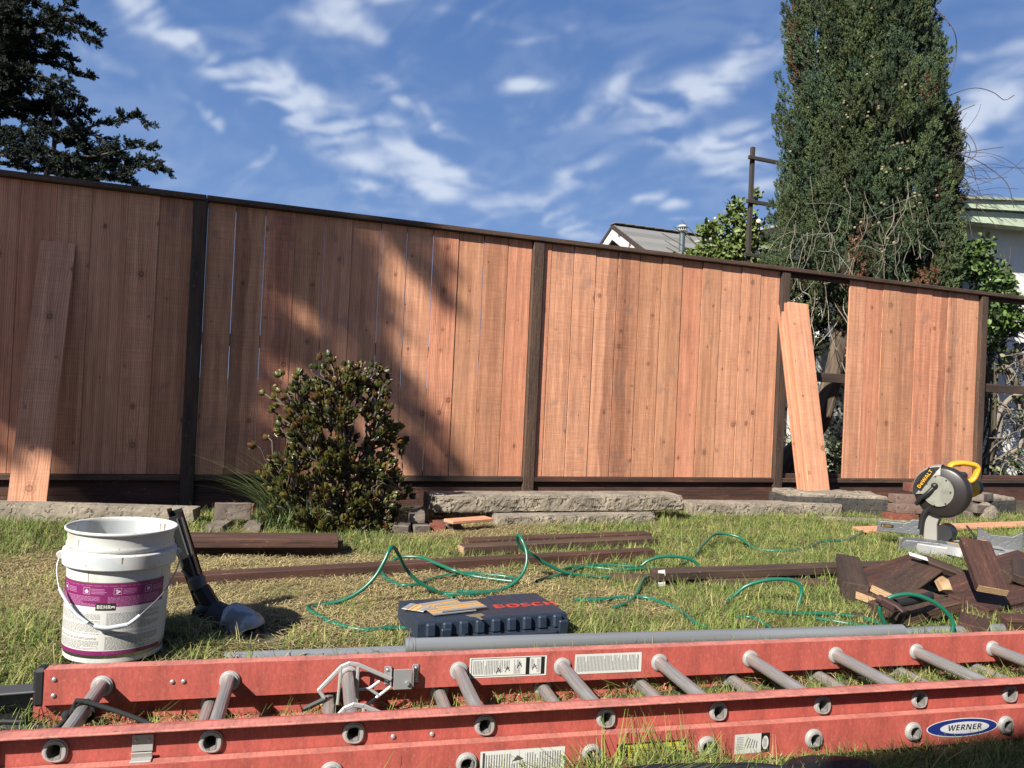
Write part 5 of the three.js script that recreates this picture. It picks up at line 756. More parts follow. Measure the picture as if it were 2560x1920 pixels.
// dry vine stems hanging in the cypress and arching out into the sky
{
  const vine = thing('dead_vine', 'bare dry vine stems tangled over the cypress and arching into the sky', 'vine'), R = rng(99), pale = [], wire = [];
  const behind = (p) => { const zf = -(5.195 + (p.x + 2.10) / .936 * .351) - .18; if (p.z > zf) p.z = zf; return p; };
  for (let i = 0; i < 54; i++) { const px = 1980 + R() * 370, py = 420 + Math.pow(R(), .6) * 235, z = 8.5 - Math.sqrt(Math.max(.1, 1 - ((px - 2140) / 250) ** 2)) * .95 - .05, p = behind(atDepth(px, py, z)), pts = [p], d = V((R() - .5) * .07, -.07 - .04 * R(), .012); if (R() < .25) d.set((R() - .5) * .22, (R() - .5) * .08, .01); for (let k = 0; k < 5; k++) { pts.push(behind(pts[k].clone().add(d))); d.add(rdir(R).multiplyScalar(.042)); } pale.push(tube(pts, .0016 + .0024 * R() * R(), 14, 5)); }
  for (let i = 0; i < 16; i++) { const px = 1990 + R() * 125, py = 690 + R() * 60, pts = [behind(atDepth(px, py, 7.9 + R() * .5))]; let d = V((R() - .5) * .1, -.12, (R() - .5) * .1); for (let k = 0; k < 5; k++) { pts.push(behind(pts[k].clone().add(d))); d.add(rdir(R).multiplyScalar(.09)); } pale.push(tube(pts, .0032 + .003 * R(), 16, 5)); }
  for (const l of [[[2275, 0], [2340, 30], [2384, 75], [2391, 130], [2378, 185], [2352, 215]], [[2330, 265], [2390, 232], [2440, 220], [2485, 232], [2512, 250], [2536, 238]], [[2335, 292], [2385, 283], [2437, 262]], [[2345, 300], [2400, 320], [2432, 350], [2440, 385], [2410, 410]], [[2345, 395], [2400, 385], [2460, 374], [2508, 367]], [[2340, 375], [2420, 392], [2480, 425], [2518, 460], [2535, 520]], [[2330, 420], [2380, 430], [2420, 460], [2390, 500], [2350, 520]], [[1938, 208], [1948, 220], [1970, 225]], [[2190, 248], [2228, 262], [2232, 330], [2252, 372]], [[2320, 0], [2370, 55], [2375, 65]], [[2340, 430], [2385, 405], [2430, 420], [2440, 450]], [[2345, 460], [2390, 470], [2435, 455]], [[2335, 350], [2390, 345], [2425, 370], [2400, 440]]]) wire.push(tube(l.map(([x, y]) => atDepth(x, y, 8.1 + R() * .15)), .0042, 40, 5));
  for (let i = 0; i < 44; i++) { const pts = [atDepth(2330 + R() * 40, 360 + R() * 170, 8.1 + R() * .4)]; let d = V(.06 + .08 * R(), (R() - .4) * .12, (R() - .5) * .1); for (let k = 0; k < 5; k++) { pts.push(pts[k].clone().add(d)); d.add(rdir(R).multiplyScalar(.07)); d.y -= .01; } wire.push(tube(pts, .0026, 16, 4)); }
  part('pale_stems', merge(pale), mat([.33, .285, .22], .9), vine); part('dark_stems', merge(wire), mat([.10, .075, .06], .9), vine);
}

// ---------------------------------------------------------------- conifer with layered boughs behind the fence on the left
function boughTree(tree, boughs, toLocal, z0, spread, size, R, col, density, width = .19) {
  const lists = [[], [], []], sticks = []; let n = 0;
  const spray = (p, d, s) => { const v = .6 + .8 * R(); lists[n++ % 3].push([p, d.normalize(), s, col.map((k) => k * v), R() * 6.28]); };
  for (const b of boughs) {
    const z = z0 + (R() - .5) * spread, pts = b.map(([x, y]) => toLocal(x, y, z)), c = new THREE.CatmullRomCurve3(pts, false, 'centripetal'), len = c.getLength(); sticks.push(limb(pts, Math.min(.05, .012 * len + .008), .004, 14, 5));
    const m = Math.ceil(len * density / 6); for (let i = 0; i < m; i++) {
      const t = clamp((i + R()) / m), p = c.getPoint(t), tg = c.getTangent(t), side = rdir(R); side.y = side.y * .35 + .12; const l = (width * (1 - t * .72) + .05) * (.35 + .9 * R()), d = tg.clone().multiplyScalar(.75).addScaledVector(side, .9).normalize();
      const k = 3 + Math.floor(l / size * 7); for (let j = 0; j < k; j++) { const q = p.clone().addScaledVector(d, l * (j + R()) / k).add(V(0, -.25 * l * (j / k) * (j / k), 0)); spray(q, d.clone().addScaledVector(rdir(R), .75).add(V(0, .12, 0)), size * (.5 + .7 * R()) * (1 - .3 * t)); }
    }
    for (let j = 0; j < 5; j++) spray(c.getPoint(1 - j * .02), c.getTangent(1).addScaledVector(rdir(R), .4), size * (.6 + .5 * R()));
  }
  return [lists, sticks];
}
{
  const tree = thing('conifer_tree', 'dark conifer with layered feathery boughs rising behind the shaded fence', 'tree', atDepth(-40, 960, 13).setY(0)), R = rng(7), loc = (x, y, z) => atDepth(x / 3.457, y / 3.457, z).sub(tree.position);
  const boughs = [[[-200, 90], [0, 60], [200, 70], [330, 40], [400, 85]], [[-150, 210], [60, 200], [300, 180], [500, 110], [625, 5]], [[-50, 250], [250, 230], [500, 150], [700, 180], [830, 262]], [[-20, 330], [250, 320], [550, 235], [700, 300], [842, 362]], [[0, 380], [250, 380], [400, 405], [500, 380]], [[-200, 430], [0, 450], [300, 470], [500, 480], [640, 515]], [[-100, 580], [150, 560], [400, 540], [600, 600], [700, 655], [795, 655]], [[-100, 650], [200, 640], [450, 680], [580, 760], [692, 832]], [[-200, 720], [0, 740], [200, 770], [300, 770]], [[-200, 880], [0, 900], [200, 920], [350, 925], [500, 935], [715, 935]], [[200, 960], [450, 985], [600, 990], [790, 975]], [[-100, 980], [200, 1015], [320, 1065], [500, 1060]], [[-100, 1100], [150, 1160], [300, 1190]], [[250, 1050], [400, 1150], [560, 1180], [640, 1110]], [[470, 1240], [562, 1200], [700, 1130], [900, 1060], [1050, 1040], [1130, 1000], [1280, 1082]], [[562, 1190], [700, 1160], [860, 1190], [940, 1265], [1000, 1310]], [[450, 1330], [600, 1350], [800, 1350], [1000, 1310], [1200, 1272], [1312, 1265]], [[430, 1400], [700, 1400], [900, 1390], [1100, 1370], [1300, 1385], [1440, 1462]], [[430, 1460], [700, 1450], [1000, 1440], [1200, 1432], [1390, 1472]], [[600, 1540], [900, 1550], [1100, 1565], [1240, 1622]], [[-100, 1240], [150, 1250], [300, 1270], [420, 1300]], [[-50, 1340], [200, 1350], [400, 1400], [600, 1480]], [[0, 1420], [200, 1450], [400, 1480]], [[400, 1500], [700, 1500], [950, 1510], [1100, 1500]], [[460, 1050], [450, 900], [445, 770]], [[455, 950], [500, 870], [560, 850]], [[300, 760], [400, 790], [440, 830]], [[-150, 1180], [50, 1230], [200, 1300], [350, 1330]], [[560, 1280], [700, 1240], [800, 1300]], [[700, 1280], [850, 1320], [950, 1290]], [[500, 1560], [650, 1560], [800, 1590]]];
  for (let i = 0; i < 34; i++) { const y = 20 + i * 27 + R() * 30, x = -180 + R() * 60; boughs.push([[x, y], [x + 150, y + 10 * R()], [x + 250 + R() * 130, y + (R() - .5) * 60]]); }
  const [lists, sticks] = boughTree(tree, boughs, loc, 13, 1.3, .15, R, [.020, .034, .020], 112, .25); const fm = leafMat(.9); lists.forEach((l, i) => scatter('foliage', sprays[i], fm, l, tree));
  part('limbs', merge(sticks), mat([.11, .085, .065], .95), tree); part('trunk', merge([limb([V(0, -.05, 0), V(.05, 2, 0), V(-.1, 4.5, 0), V(-.1, 8.5, 0)], .24, .05, 20, 10), limb([V(.05, 2, 0), loc(330, 1620, 13), loc(400, 1520, 13), loc(470, 1250, 13), loc(460, 1000, 13), loc(447, 775, 13)], .10, .012, 20, 7)]), mat([.11, .085, .065], .95), tree);
}
// ---------------------------------------------------------------- a tree of the same kind stands left behind the camera; its boughs throw the dappled shade on the fence
{
  const S0 = 12.5, R = rng(21), tree = thing('shade_tree', 'tall dark conifer in the yard whose boughs shade the left of the fence', 'tree', fenceAt(-2.9, 0).addScaledVector(SUN, S0).setY(0));
  const loc = (px, py, s) => { const [x, y] = onFence(px, py, -.04); return fenceAt(x, y, -.04).addScaledVector(SUN, s).sub(tree.position); };
  // where the shade of each bough falls on the boards
  const boughs = [[[520, 420], [640, 500], [760, 640], [860, 760], [962, 900]], [[560, 470], [700, 560], [800, 690], [860, 800], [900, 880]], [[800, 420], [900, 500], [985, 590], [1075, 700]], [[930, 490], [1010, 560], [1110, 660]], [[780, 560], [884, 700], [930, 790], [965, 890]], [[860, 900], [960, 1000], [1051, 1080], [1118, 1160]], [[760, 900], [900, 1020], [1000, 1120], [1060, 1180]], [[600, 640], [690, 800], [760, 960], [800, 1100]], [[500, 640], [600, 800], [680, 960], [740, 1120]], [[470, 760], [540, 900], [620, 1040], [680, 1180]], [[440, 860], [500, 1000], [560, 1120], [600, 1200]], [[820, 560], [880, 640], [950, 760]], [[680, 450], [740, 520], [800, 600], [850, 700]], [[470, 420], [570, 490], [660, 590], [720, 690]], [[530, 440], [630, 530], [715, 640], [760, 740]], [[600, 440], [680, 500], [760, 570]], [[-160, 820], [-90, 940], [-20, 1080]], [[-120, 760], [-60, 870], [0, 980]]];
  for (let i = 0; i < 110; i++) { const x = -160 + R() * 640, y = 430 + R() * 640; if (x > 150 && x < 420 && y > 830 && R() < .35) continue; if (x < 100 && y > 820) continue; const l = 120 + R() * 150; boughs.push([[x - 60, y - 60], [x, y], [x + l * .45, y + l * .7], [x + l * .75, y + l * 1.25]]); }
  for (let i = 0; i < 26; i++) { const x = -300 + R() * 900, y = 250 + R() * 240, l = 150; boughs.push([[x - 60, y - 60], [x, y], [x + l * .5, y + l * .7]]); }
  const [lists, sticks] = boughTree(tree, boughs.map((b) => b), (x, y, z) => loc(x, y, z), S0, 3.0, .24, R, [.020, .034, .020], 40, .22);
  const fm = leafMat(.9); lists.forEach((l, i) => scatter('foliage', sprays[i], fm, l, tree)); const top = loc(-100, 300, S0).y + 1.5;
  part('trunk', merge([limb([V(0, -.05, 0), V(.05, 3, .05), V(-.05, 7, 0), V(.05, top, 0)], .28, .06, 24, 10), ...boughs.map((b) => { const p = loc(b[0][0], b[0][1], S0); return limb([V(0, Math.min(top - .3, p.y - .2), 0), p.clone().multiplyScalar(.5).setY(p.y + .1), p], .03, .012, 8, 5); })]), mat([.11, .085, .065], .95), tree); part('limbs', merge(sticks), mat([.11, .085, .065], .95), tree);
}

// ---------------------------------------------------------------- neighbours' houses beyond the fence
function slabGeo(c, th, n) { const f = c.map((p) => p.toArray()), b = c.map((p) => p.clone().addScaledVector(n, -th).toArray()), t = [], q = (a, e, g, h) => { t.push([...a, ...e, ...g], [...a, ...g, ...h]); }; q(...f); q(b[3], b[2], b[1], b[0]); for (let i = 0; i < 4; i++) { const j = (i + 1) % 4; q(f[i], b[i], b[j], f[j]); } return planarUV(triGeo(t), 1); }
{
  // grey shingled gable
  const A = atDepth(1533, 563, 14), hs = thing('gabled_house', 'house with grey shingled gable roof and peeling white barge boards', 'house', A.clone().setY(0)), P = onPlane(1612, 624, A, FX), Q = onPlane(1500, 613, A, FX), sv = P.clone().sub(A), sl = sv.length(); sv.normalize(); const far = Q.clone().sub(A).normalize(); const L = (v) => v.clone().sub(hs.position);
  const nrm = FX.clone().cross(sv).normalize(); if (nrm.y < 0) nrm.negate();
  const shT = dataTex(256, 64, (x, y) => { const u = x / 256, v = y / 64, tab = h3(Math.floor(u * 16), 1, Math.floor(v * 4)), n = pf(u, v, 32, 16, 701, 3), s = .62 + .5 * tab + .3 * (n - .5); return [128 * s, 124 * s, 116 * s]; }), shm = [mat([.22, .215, .20], .95), mat([.26, .25, .235], .95), mat([.19, .185, .175], .95), mat([.24, .235, .225], .95)]; void shT;
  const roof = part('roof', slabGeo([L(A), L(A.clone().addScaledVector(FX, 7)), L(A.clone().addScaledVector(FX, 7).addScaledVector(sv, 4)), L(A.clone().addScaledVector(sv, 4))], .10, nrm), shm[0], hs);
  for (let i = 0; i < 30; i++) { const g = planarUV(cbox(7.0, .135, .012, .002), 1.2), m = new THREE.Matrix4().makeBasis(FX, sv.clone().negate(), FX.clone().cross(sv.clone().negate())); g.applyMatrix4(new THREE.Matrix4().makeRotationX(.07)); g.applyMatrix4(m); const o = part('shingle_course', g, shm[(i * 3 + (i >> 1)) % 4], roof); o.position.copy(L(A)).addScaledVector(FX, 3.5).addScaledVector(sv, .06 + i * .13).addScaledVector(nrm, .012); }
  const ridge = part('ridge_caps', merge(Array.from({ length: 34 }, (_, i) => T(cbox(.24, .02, .22, .006), 0, 0, 0, 0, 0, .05).applyMatrix4(new THREE.Matrix4().makeRotationY(FT)).translate(...L(A).addScaledVector(FX, .1 + i * .205).add(V(0, .028, 0)).toArray()))), shm[0], roof); ridge.name = 'ridge_caps';
  const peel = mat([.95, .95, .95], .8, { map: dataTex(128, 128, (x, y) => { const d = sstep(.62, .68, pf(x / 128, y / 128, 8, 8, 711, 4)); return [lerp(226, 120, d), lerp(226, 104, d), lerp(222, 92, d)]; }) }), trim = mat([.06, .032, .028], .8);
  const down = V(0, -1, 0), barge = (dir, off, h, m, name, out, len) => part(name, slabGeo([L(A).addScaledVector(down, off).addScaledVector(FX, -out), L(A).addScaledVector(down, off + h).addScaledVector(FX, -out), L(A).addScaledVector(dir, len).addScaledVector(down, off + h).addScaledVector(FX, -out), L(A).addScaledVector(dir, len).addScaledVector(down, off).addScaledVector(FX, -out)], .035, FX.clone().negate()), m, hs);
  for (const d of [sv, far]) { barge(d, .0, .06, trim, 'roof_edge_trim', .03, 4); barge(d, .062, .20, peel, 'barge_board', .012, 4); }
  part('far_roof', slabGeo([L(A), L(A.clone().addScaledVector(far, 4)), L(A.clone().addScaledVector(far, 4).addScaledVector(FX, 7)), L(A.clone().addScaledVector(FX, 7))], .1, V(0, 1, 0)), shm[0], hs);
  const g2 = A.clone().addScaledVector(FX, .55), e1 = g2.clone().addScaledVector(sv, 3.6), e2 = g2.clone().addScaledVector(far, 3.6), wall = mat([.16, .055, .04], .9); part('gable_wall', triGeo([[...L(g2).toArray(), ...L(e2).toArray(), ...L(e1).toArray()], [...L(e1).toArray(), ...L(e2).toArray(), ...L(e2).setY(0).toArray()], [...L(e1).toArray(), ...L(e2).setY(0).toArray(), ...L(e1).setY(0).toArray()]]), (wall.side = THREE.DoubleSide, wall), hs);
  part('front_wall', slabGeo([L(e1), L(e1).setY(0), L(e1.clone().addScaledVector(FX, 6.3)).setY(0), L(e1.clone().addScaledVector(FX, 6.3))], .15, FN), mat([.55, .52, .46], .9), hs);
  // flue
  const f = atDepth(1703, 650, 13.2), fl = thing('flue_pipe', 'grey metal flue pipe with a louvred cap on the shingled roof', 'flue', f), fz = -f.z / FOCAL, top = atDepth(1704, 562, -f.z).y - f.y, zk = mat([.16, .20, .22], .5, { metalness: .5 }), wh = mat([.6, .6, .57], .6);
  part('pipe', cyl(7.2 * fz, 7.4 * fz, top + .6, 20).translate(0, (top - .6) / 2 - .12, 0), zk, fl);
  const hatP = (l) => new THREE.LatheGeometry(l.map((q) => new THREE.Vector2(q[0] * fz, top + q[1] * fz)), 24); part('cap', hatP([[0, 0], [9, -1], [13.5, -5], [13.5, -6.5], [10.5, -8]]), wh, fl); part('lower_ring', hatP([[9, -13.5], [13.5, -14.5], [13.5, -16], [9, -18.5]]), wh, fl); part('louvre_core', hatP([[8.5, -6], [8.5, -15]]), mat([.03, .03, .03], .8), fl);
  for (let i = 0; i < 12; i++) { const o = part('louvre', cbox(1.3 * fz, 7 * fz, 1.3 * fz, .001), wh, fl); o.position.set(Math.cos(i * .524) * 10 * fz, top - 10.5 * fz, Math.sin(i * .524) * 10 * fz); }
}
{
  // pale house at the right: white wall, deep green eave
  const W0 = atDepth(2372, 900, 8.8), hs = thing('pale_house', 'white house with pale green fascia boards and deep eaves behind the cypress', 'house', W0.clone().setY(0), FT);
  const loc = (px, py, off) => { const p = onPlane(px, py, W0.clone().addScaledVector(FN, off), FN).sub(hs.position); return V(p.dot(FX), p.y, p.dot(FN)); };
  const stucco = mat([1.08, 1.07, 1.03], .9, { bumpMap: concBump, bumpScale: .004, map: dataTex(128, 128, (x, y) => { const s = 240 + 24 * (pf(x / 128, y / 128, 5, 5, 721, 5) - .5); return [s, s, s]; }) }), green = mat([.80, .92, .66], .75, { map: dataTex(128, 128, (x, y) => { const s = 236 + 40 * (pf(x / 128, y / 128, 3, 12, 731, 4) - .5); return [s, s, s]; }) });
  const top = loc(2372, 505, .2).y; const w = part('wall', planarUV(cbox(6, top + .2, .2, .004), 1), stucco, hs); w.position.set(3, top / 2 - .1, -.1); const sw = part('side_wall', planarUV(cbox(.2, top + .2, 3, .004), 1), stucco, hs); sw.position.set(.1, top / 2 - .1, -1.71);
  const E = .36, fas = (c, name, off, th) => part(name, slabGeo(c.map(([x, y]) => loc(x, y, off)), th, V(0, 0, 1)), green, hs);
  fas([[2320, 490], [2320, 513], [2860, 546], [2860, 510]], 'fascia_board', E, .05); fas([[2320, 520], [2320, 543], [2860, 598], [2860, 552]], 'fascia_board', E - .05, .05);
  const a = loc(2320, 543, E - .1), b = loc(2860, 598, E - .1); part('soffit', slabGeo([V(a.x, a.y, a.z), V(a.x, a.y + .02, -.1), V(b.x, b.y + .02, -.1), V(b.x, b.y, b.z)], .03, V(0, -1, 0)), mat([.8, .9, .68], .9), hs);
  const r0 = loc(2320, 490, E), r1 = loc(2860, 510, E); part('roof', slabGeo([V(r0.x, r0.y + .012, r0.z + .03), V(r1.x, r1.y + .012, r1.z + .03), V(r1.x, r1.y + .25, -4), V(r0.x, r0.y + .25, -4)], .03, V(0, 1, 0)), mat([.42, .46, .36], .9), hs);
  // low white outbuilding seen through the fence gap
  const S0 = atDepth(1990, 1000, 10), sd = thing('garden_shed', 'low white shed wall with green lower boards behind the cypress trunk', 'shed', S0.clone().setY(0), FT), yb = onPlane(1985, 1095, S0, FN).y;
  const w2 = part('shed_wall', planarUV(cbox(2.8, 1.75 - yb, .18, .004), 1), stucco, sd); w2.position.set(.3, (1.75 + yb) / 2, -.1);
  for (let i = 0; i < 10; i++) { const o = part('siding_batten', cbox(.03, 1.75 - yb - .02, .012, .003), stucco, sd); o.position.set(-1 + i * .26, (1.75 + yb) / 2, -.004); }
  for (let i = 0; i < 3; i++) { const o = part('clapboard', planarUV(cbox(2.8, .19, .02, .004), 1), green, sd); o.position.set(.3, yb - .1 - i * .19, .006); o.rotation.x = -.05; }
}
{
  // dark wooden trellis standing up behind the fence
  const tz = 9.0, p = atDepth(1872, 600, tz), tr = thing('trellis', 'dark weathered wooden trellis frame sticking up beside the cypress', 'trellis', V(p.x, 0, p.z), FT), m = mat([.05, .04, .034], .9), top = atDepth(1878, 368, tz).y;
  for (const x of [0, .62]) { const o = part('post', cbox(.045, top, .045, .003), m, tr); o.position.set(x, top / 2, 0); }
  for (const py of [398, 507, 640, 1010]) { const o = part('crossbar', cbox(1.2, .042, .03, .003), m, tr); o.position.set(.52, atDepth(1872, py, tz).y, .035); o.rotation.z = -.01; }
}
{
  // unseen house added behind the camera; its eave corner is set to shade the grass in front of the ladder's right end
  const g0 = onY(2120, 1915, -.03), g1 = onY(2640, 1845, -.03), c = g0.clone().addScaledVector(SUN, 2.70 / SUN.y), d = g1.clone().sub(g0), hs = thing('added_shade_house', 'unseen low house added behind the camera so that its eave shades the grass', 'house', c.clone().setY(0), Math.atan2(-d.z, d.x)), wall = mat([.45, .42, .37], .9);
  const r = part('roof', planarUV(cbox(9, .14, 5, .01), 1), mat([.10, .095, .09], .95), hs); r.position.set(4.5, 2.62, 2.5); r.rotation.x = .0; const w = part('wall', planarUV(cbox(8, 2.54, .2, .01), 1), wall, hs); w.position.set(4.9, 1.27, 1.5); const f = part('fascia', cbox(9, .16, .03, .004), mat([.5, .5, .47], .7), hs); f.position.set(4.5, 2.60, -.02);
}
// ---------------------------------------------------------------- leafy shrubs beyond the fence
function shrub(o, blobs, z, n, size, cols, R, face) {
  const l = []; for (const [px, py, rx, ry, k] of blobs) for (let i = 0; i < n * k; i++) { const d = rdir(R), f = Math.pow(R(), .4), p = atDepth(px + d.x * rx * f, py - d.y * ry * f, z + d.z * rx * f * z / FOCAL).sub(o.position), c = cols[Math.floor(R() * cols.length)], v = .7 + .6 * R(); l.push([p, rdir(R).add(V(0, -.1, .4)).normalize(), size * (.6 + .8 * R()), c.map((q) => q * v), R() * 6.28]); } return l;
}
{
  const R = rng(31), lm = mat([1, 1, 1], .55, { side: THREE.DoubleSide });
  const rose = thing('rose_bush', 'climbing rose with light green leaves and white flowers above the fence', 'bush', atDepth(1800, 900, 9.4).setY(0)); const rl = shrub(rose, [[1810, 625, 66, 36, 1.3], [1755, 640, 50, 24, .8], [1700, 650, 30, 16, .25], [1860, 575, 55, 60, 1.1], [1780, 575, 40, 20, .4], [1840, 520, 26, 28, .3], [1880, 640, 60, 60, 1], [1815, 545, 22, 14, .15], [1760, 585, 16, 8, .08], [1890, 490, 12, 22, .1], [1820, 680, 110, 40, 1]], 9.4, 420, .062, [[.14, .20, .035], [.10, .16, .03], [.19, .24, .05], [.16, .20, .05]], R); scatter('leaves', leafGeo, lm, rl, rose);
  const canes = []; for (let i = 0; i < 22; i++) { const a = atDepth(1840 + (R() - .5) * 60, 760, 9.4 + (R() - .5) * .3).sub(rose.position), b = atDepth(1650 + R() * 240, 530 + R() * 90, 9.4 + (R() - .5) * .3).sub(rose.position); canes.push(tube([a.clone().setY(0), a, a.clone().lerp(b, .5).add(V(0, .12, 0)), b], .005, 16, 5)); } part('canes', merge(canes), mat([.10, .11, .05], .8), rose);
  const petal = []; for (let i = 0; i < 11; i++) petal.push(T(new THREE.SphereGeometry(.55, 7, 5), 0, 0, 0, 0, 0, 0, [1, .35, .8]).applyMatrix4(new THREE.Matrix4().makeRotationX(.9 - i * .06)).translate(0, 0, .5).applyMatrix4(new THREE.Matrix4().makeRotationY(i * 2.4)));
  const fg = merge(petal); for (const [px, py, s] of [[1897, 552, .038], [1788, 545, .018], [1772, 552, .010]]) { const o = part('flower', fg, mat([.78, .74, .62], .7), rose); o.position.copy(atDepth(px, py, 9.1).sub(rose.position)); o.scale.setScalar(s); o.rotation.set(1.1, .3, 0); }
  const sh = thing('green_shrub', 'bright leafy green shrub against the white house wall', 'bush', atDepth(2450, 900, 8.45).setY(0)); const sl = shrub(sh, [[2430, 660, 60, 55, 1.4], [2400, 640, 45, 50, .8], [2480, 690, 55, 50, 1], [2460, 620, 30, 35, .4], [2390, 600, 22, 22, .2], [2500, 760, 55, 60, 1.2], [2530, 800, 40, 45, .8], [2350, 690, 60, 50, 1], [2290, 700, 70, 40, .9], [2520, 720, 20, 35, .3], [2480, 840, 40, 40, .5]], 8.45, 380, .062, [[.09, .17, .03], [.06, .12, .025], [.12, .20, .04], [.05, .09, .025]], R); scatter('leaves', leafGeo, lm, sl, sh);
  const st = []; for (let i = 0; i < 10; i++) { const b = atDepth(2360 + R() * 170, 600 + R() * 120, 8.45).sub(sh.position); st.push(limb([V((R() - .5) * .4, 0, 0), V((R() - .5) * .4, 1, (R() - .5) * .2), b], .018, .005, 10, 5)); } part('stems', merge(st), mat([.10, .08, .05], .9), sh);
  // woody dead hedge at the open bay
  const hd = thing('dry_hedge', 'grey woody vine thicket with sparse leaves in the open fence bay', 'bush', atDepth(2530, 960, 8.5).setY(0)), tw = [], big = []; for (const l of [[[2560, 860], [2520, 900], [2545, 990], [2560, 1060], [2530, 1180]], [[2500, 900], [2535, 940], [2540, 1000], [2565, 1050]], [[2590, 980], [2520, 1000], [2480, 1090], [2470, 1190]], [[2600, 1080], [2530, 1130], [2470, 1165]], [[2540, 860], [2570, 960], [2600, 1100], [2590, 1190]], [[2480, 960], [2500, 1040], [2480, 1190]]]) big.push(limb(l.map(([x, y]) => atDepth(x, y, 8.4 + R() * .25).sub(hd.position)), .030, .016, 18, 7));
  for (let i = 0; i < 150; i++) { const pts = [atDepth(2440 + R() * 180, 830 + R() * 330, 8.35 + R() * .4).sub(hd.position)]; let d = rdir(R).multiplyScalar(.10); for (let k = 0; k < 4; k++) { pts.push(pts[k].clone().add(d)); d.add(rdir(R).multiplyScalar(.07)); } tw.push(tube(pts, .0035 + .004 * R(), 10, 4)); } part('twigs', merge(tw), mat([.24, .20, .155], .95), hd); part('old_stems', merge(big), mat([.28, .24, .19], .95), hd);
  scatter('leaves', leafGeo, lm, [...shrub(hd, [[2500, 890, 70, 50, .7], [2540, 1160, 50, 40, .6], [2480, 1180, 40, 30, .2], [2560, 1000, 40, 60, .3], [2470, 1000, 30, 90, .3]], 8.5, 170, .055, [[.10, .13, .04], [.05, .07, .025], [.20, .19, .09], [.07, .10, .03]], R), ...shrub(hd, [[2090, 1080, 40, 110, .8], [2105, 930, 26, 60, .3], [2010, 830, 24, 60, .3], [2080, 1160, 50, 40, .4]], 9.1, 170, .05, [[.09, .12, .03], [.05, .08, .02], [.15, .16, .05]], R)], hd);
  const low = thing('dry_brush', 'heap of dry brush and ivy on the ground seen through the fence gap', 'bush', atDepth(2040, 1170, 8.6).setY(0)), br = []; for (let i = 0; i < 120; i++) { const pts = [V((R() - .5) * 1.2, .05 + R() * .55, (R() - .5) * .6)]; let d = rdir(R).multiplyScalar(.09); for (let k = 0; k < 4; k++) { pts.push(pts[k].clone().add(d)); d.add(rdir(R).multiplyScalar(.06)); } br.push(tube(pts, .003 + .003 * R(), 8, 4)); } part('twigs', merge(br), mat([.16, .13, .10], .95), low); scatter('leaves', leafGeo, lm, shrub(low, [[2040, 1180, 140, 40, 1]], 8.7, 420, .05, [[.04, .055, .02], [.05, .04, .02]], R), low);
}

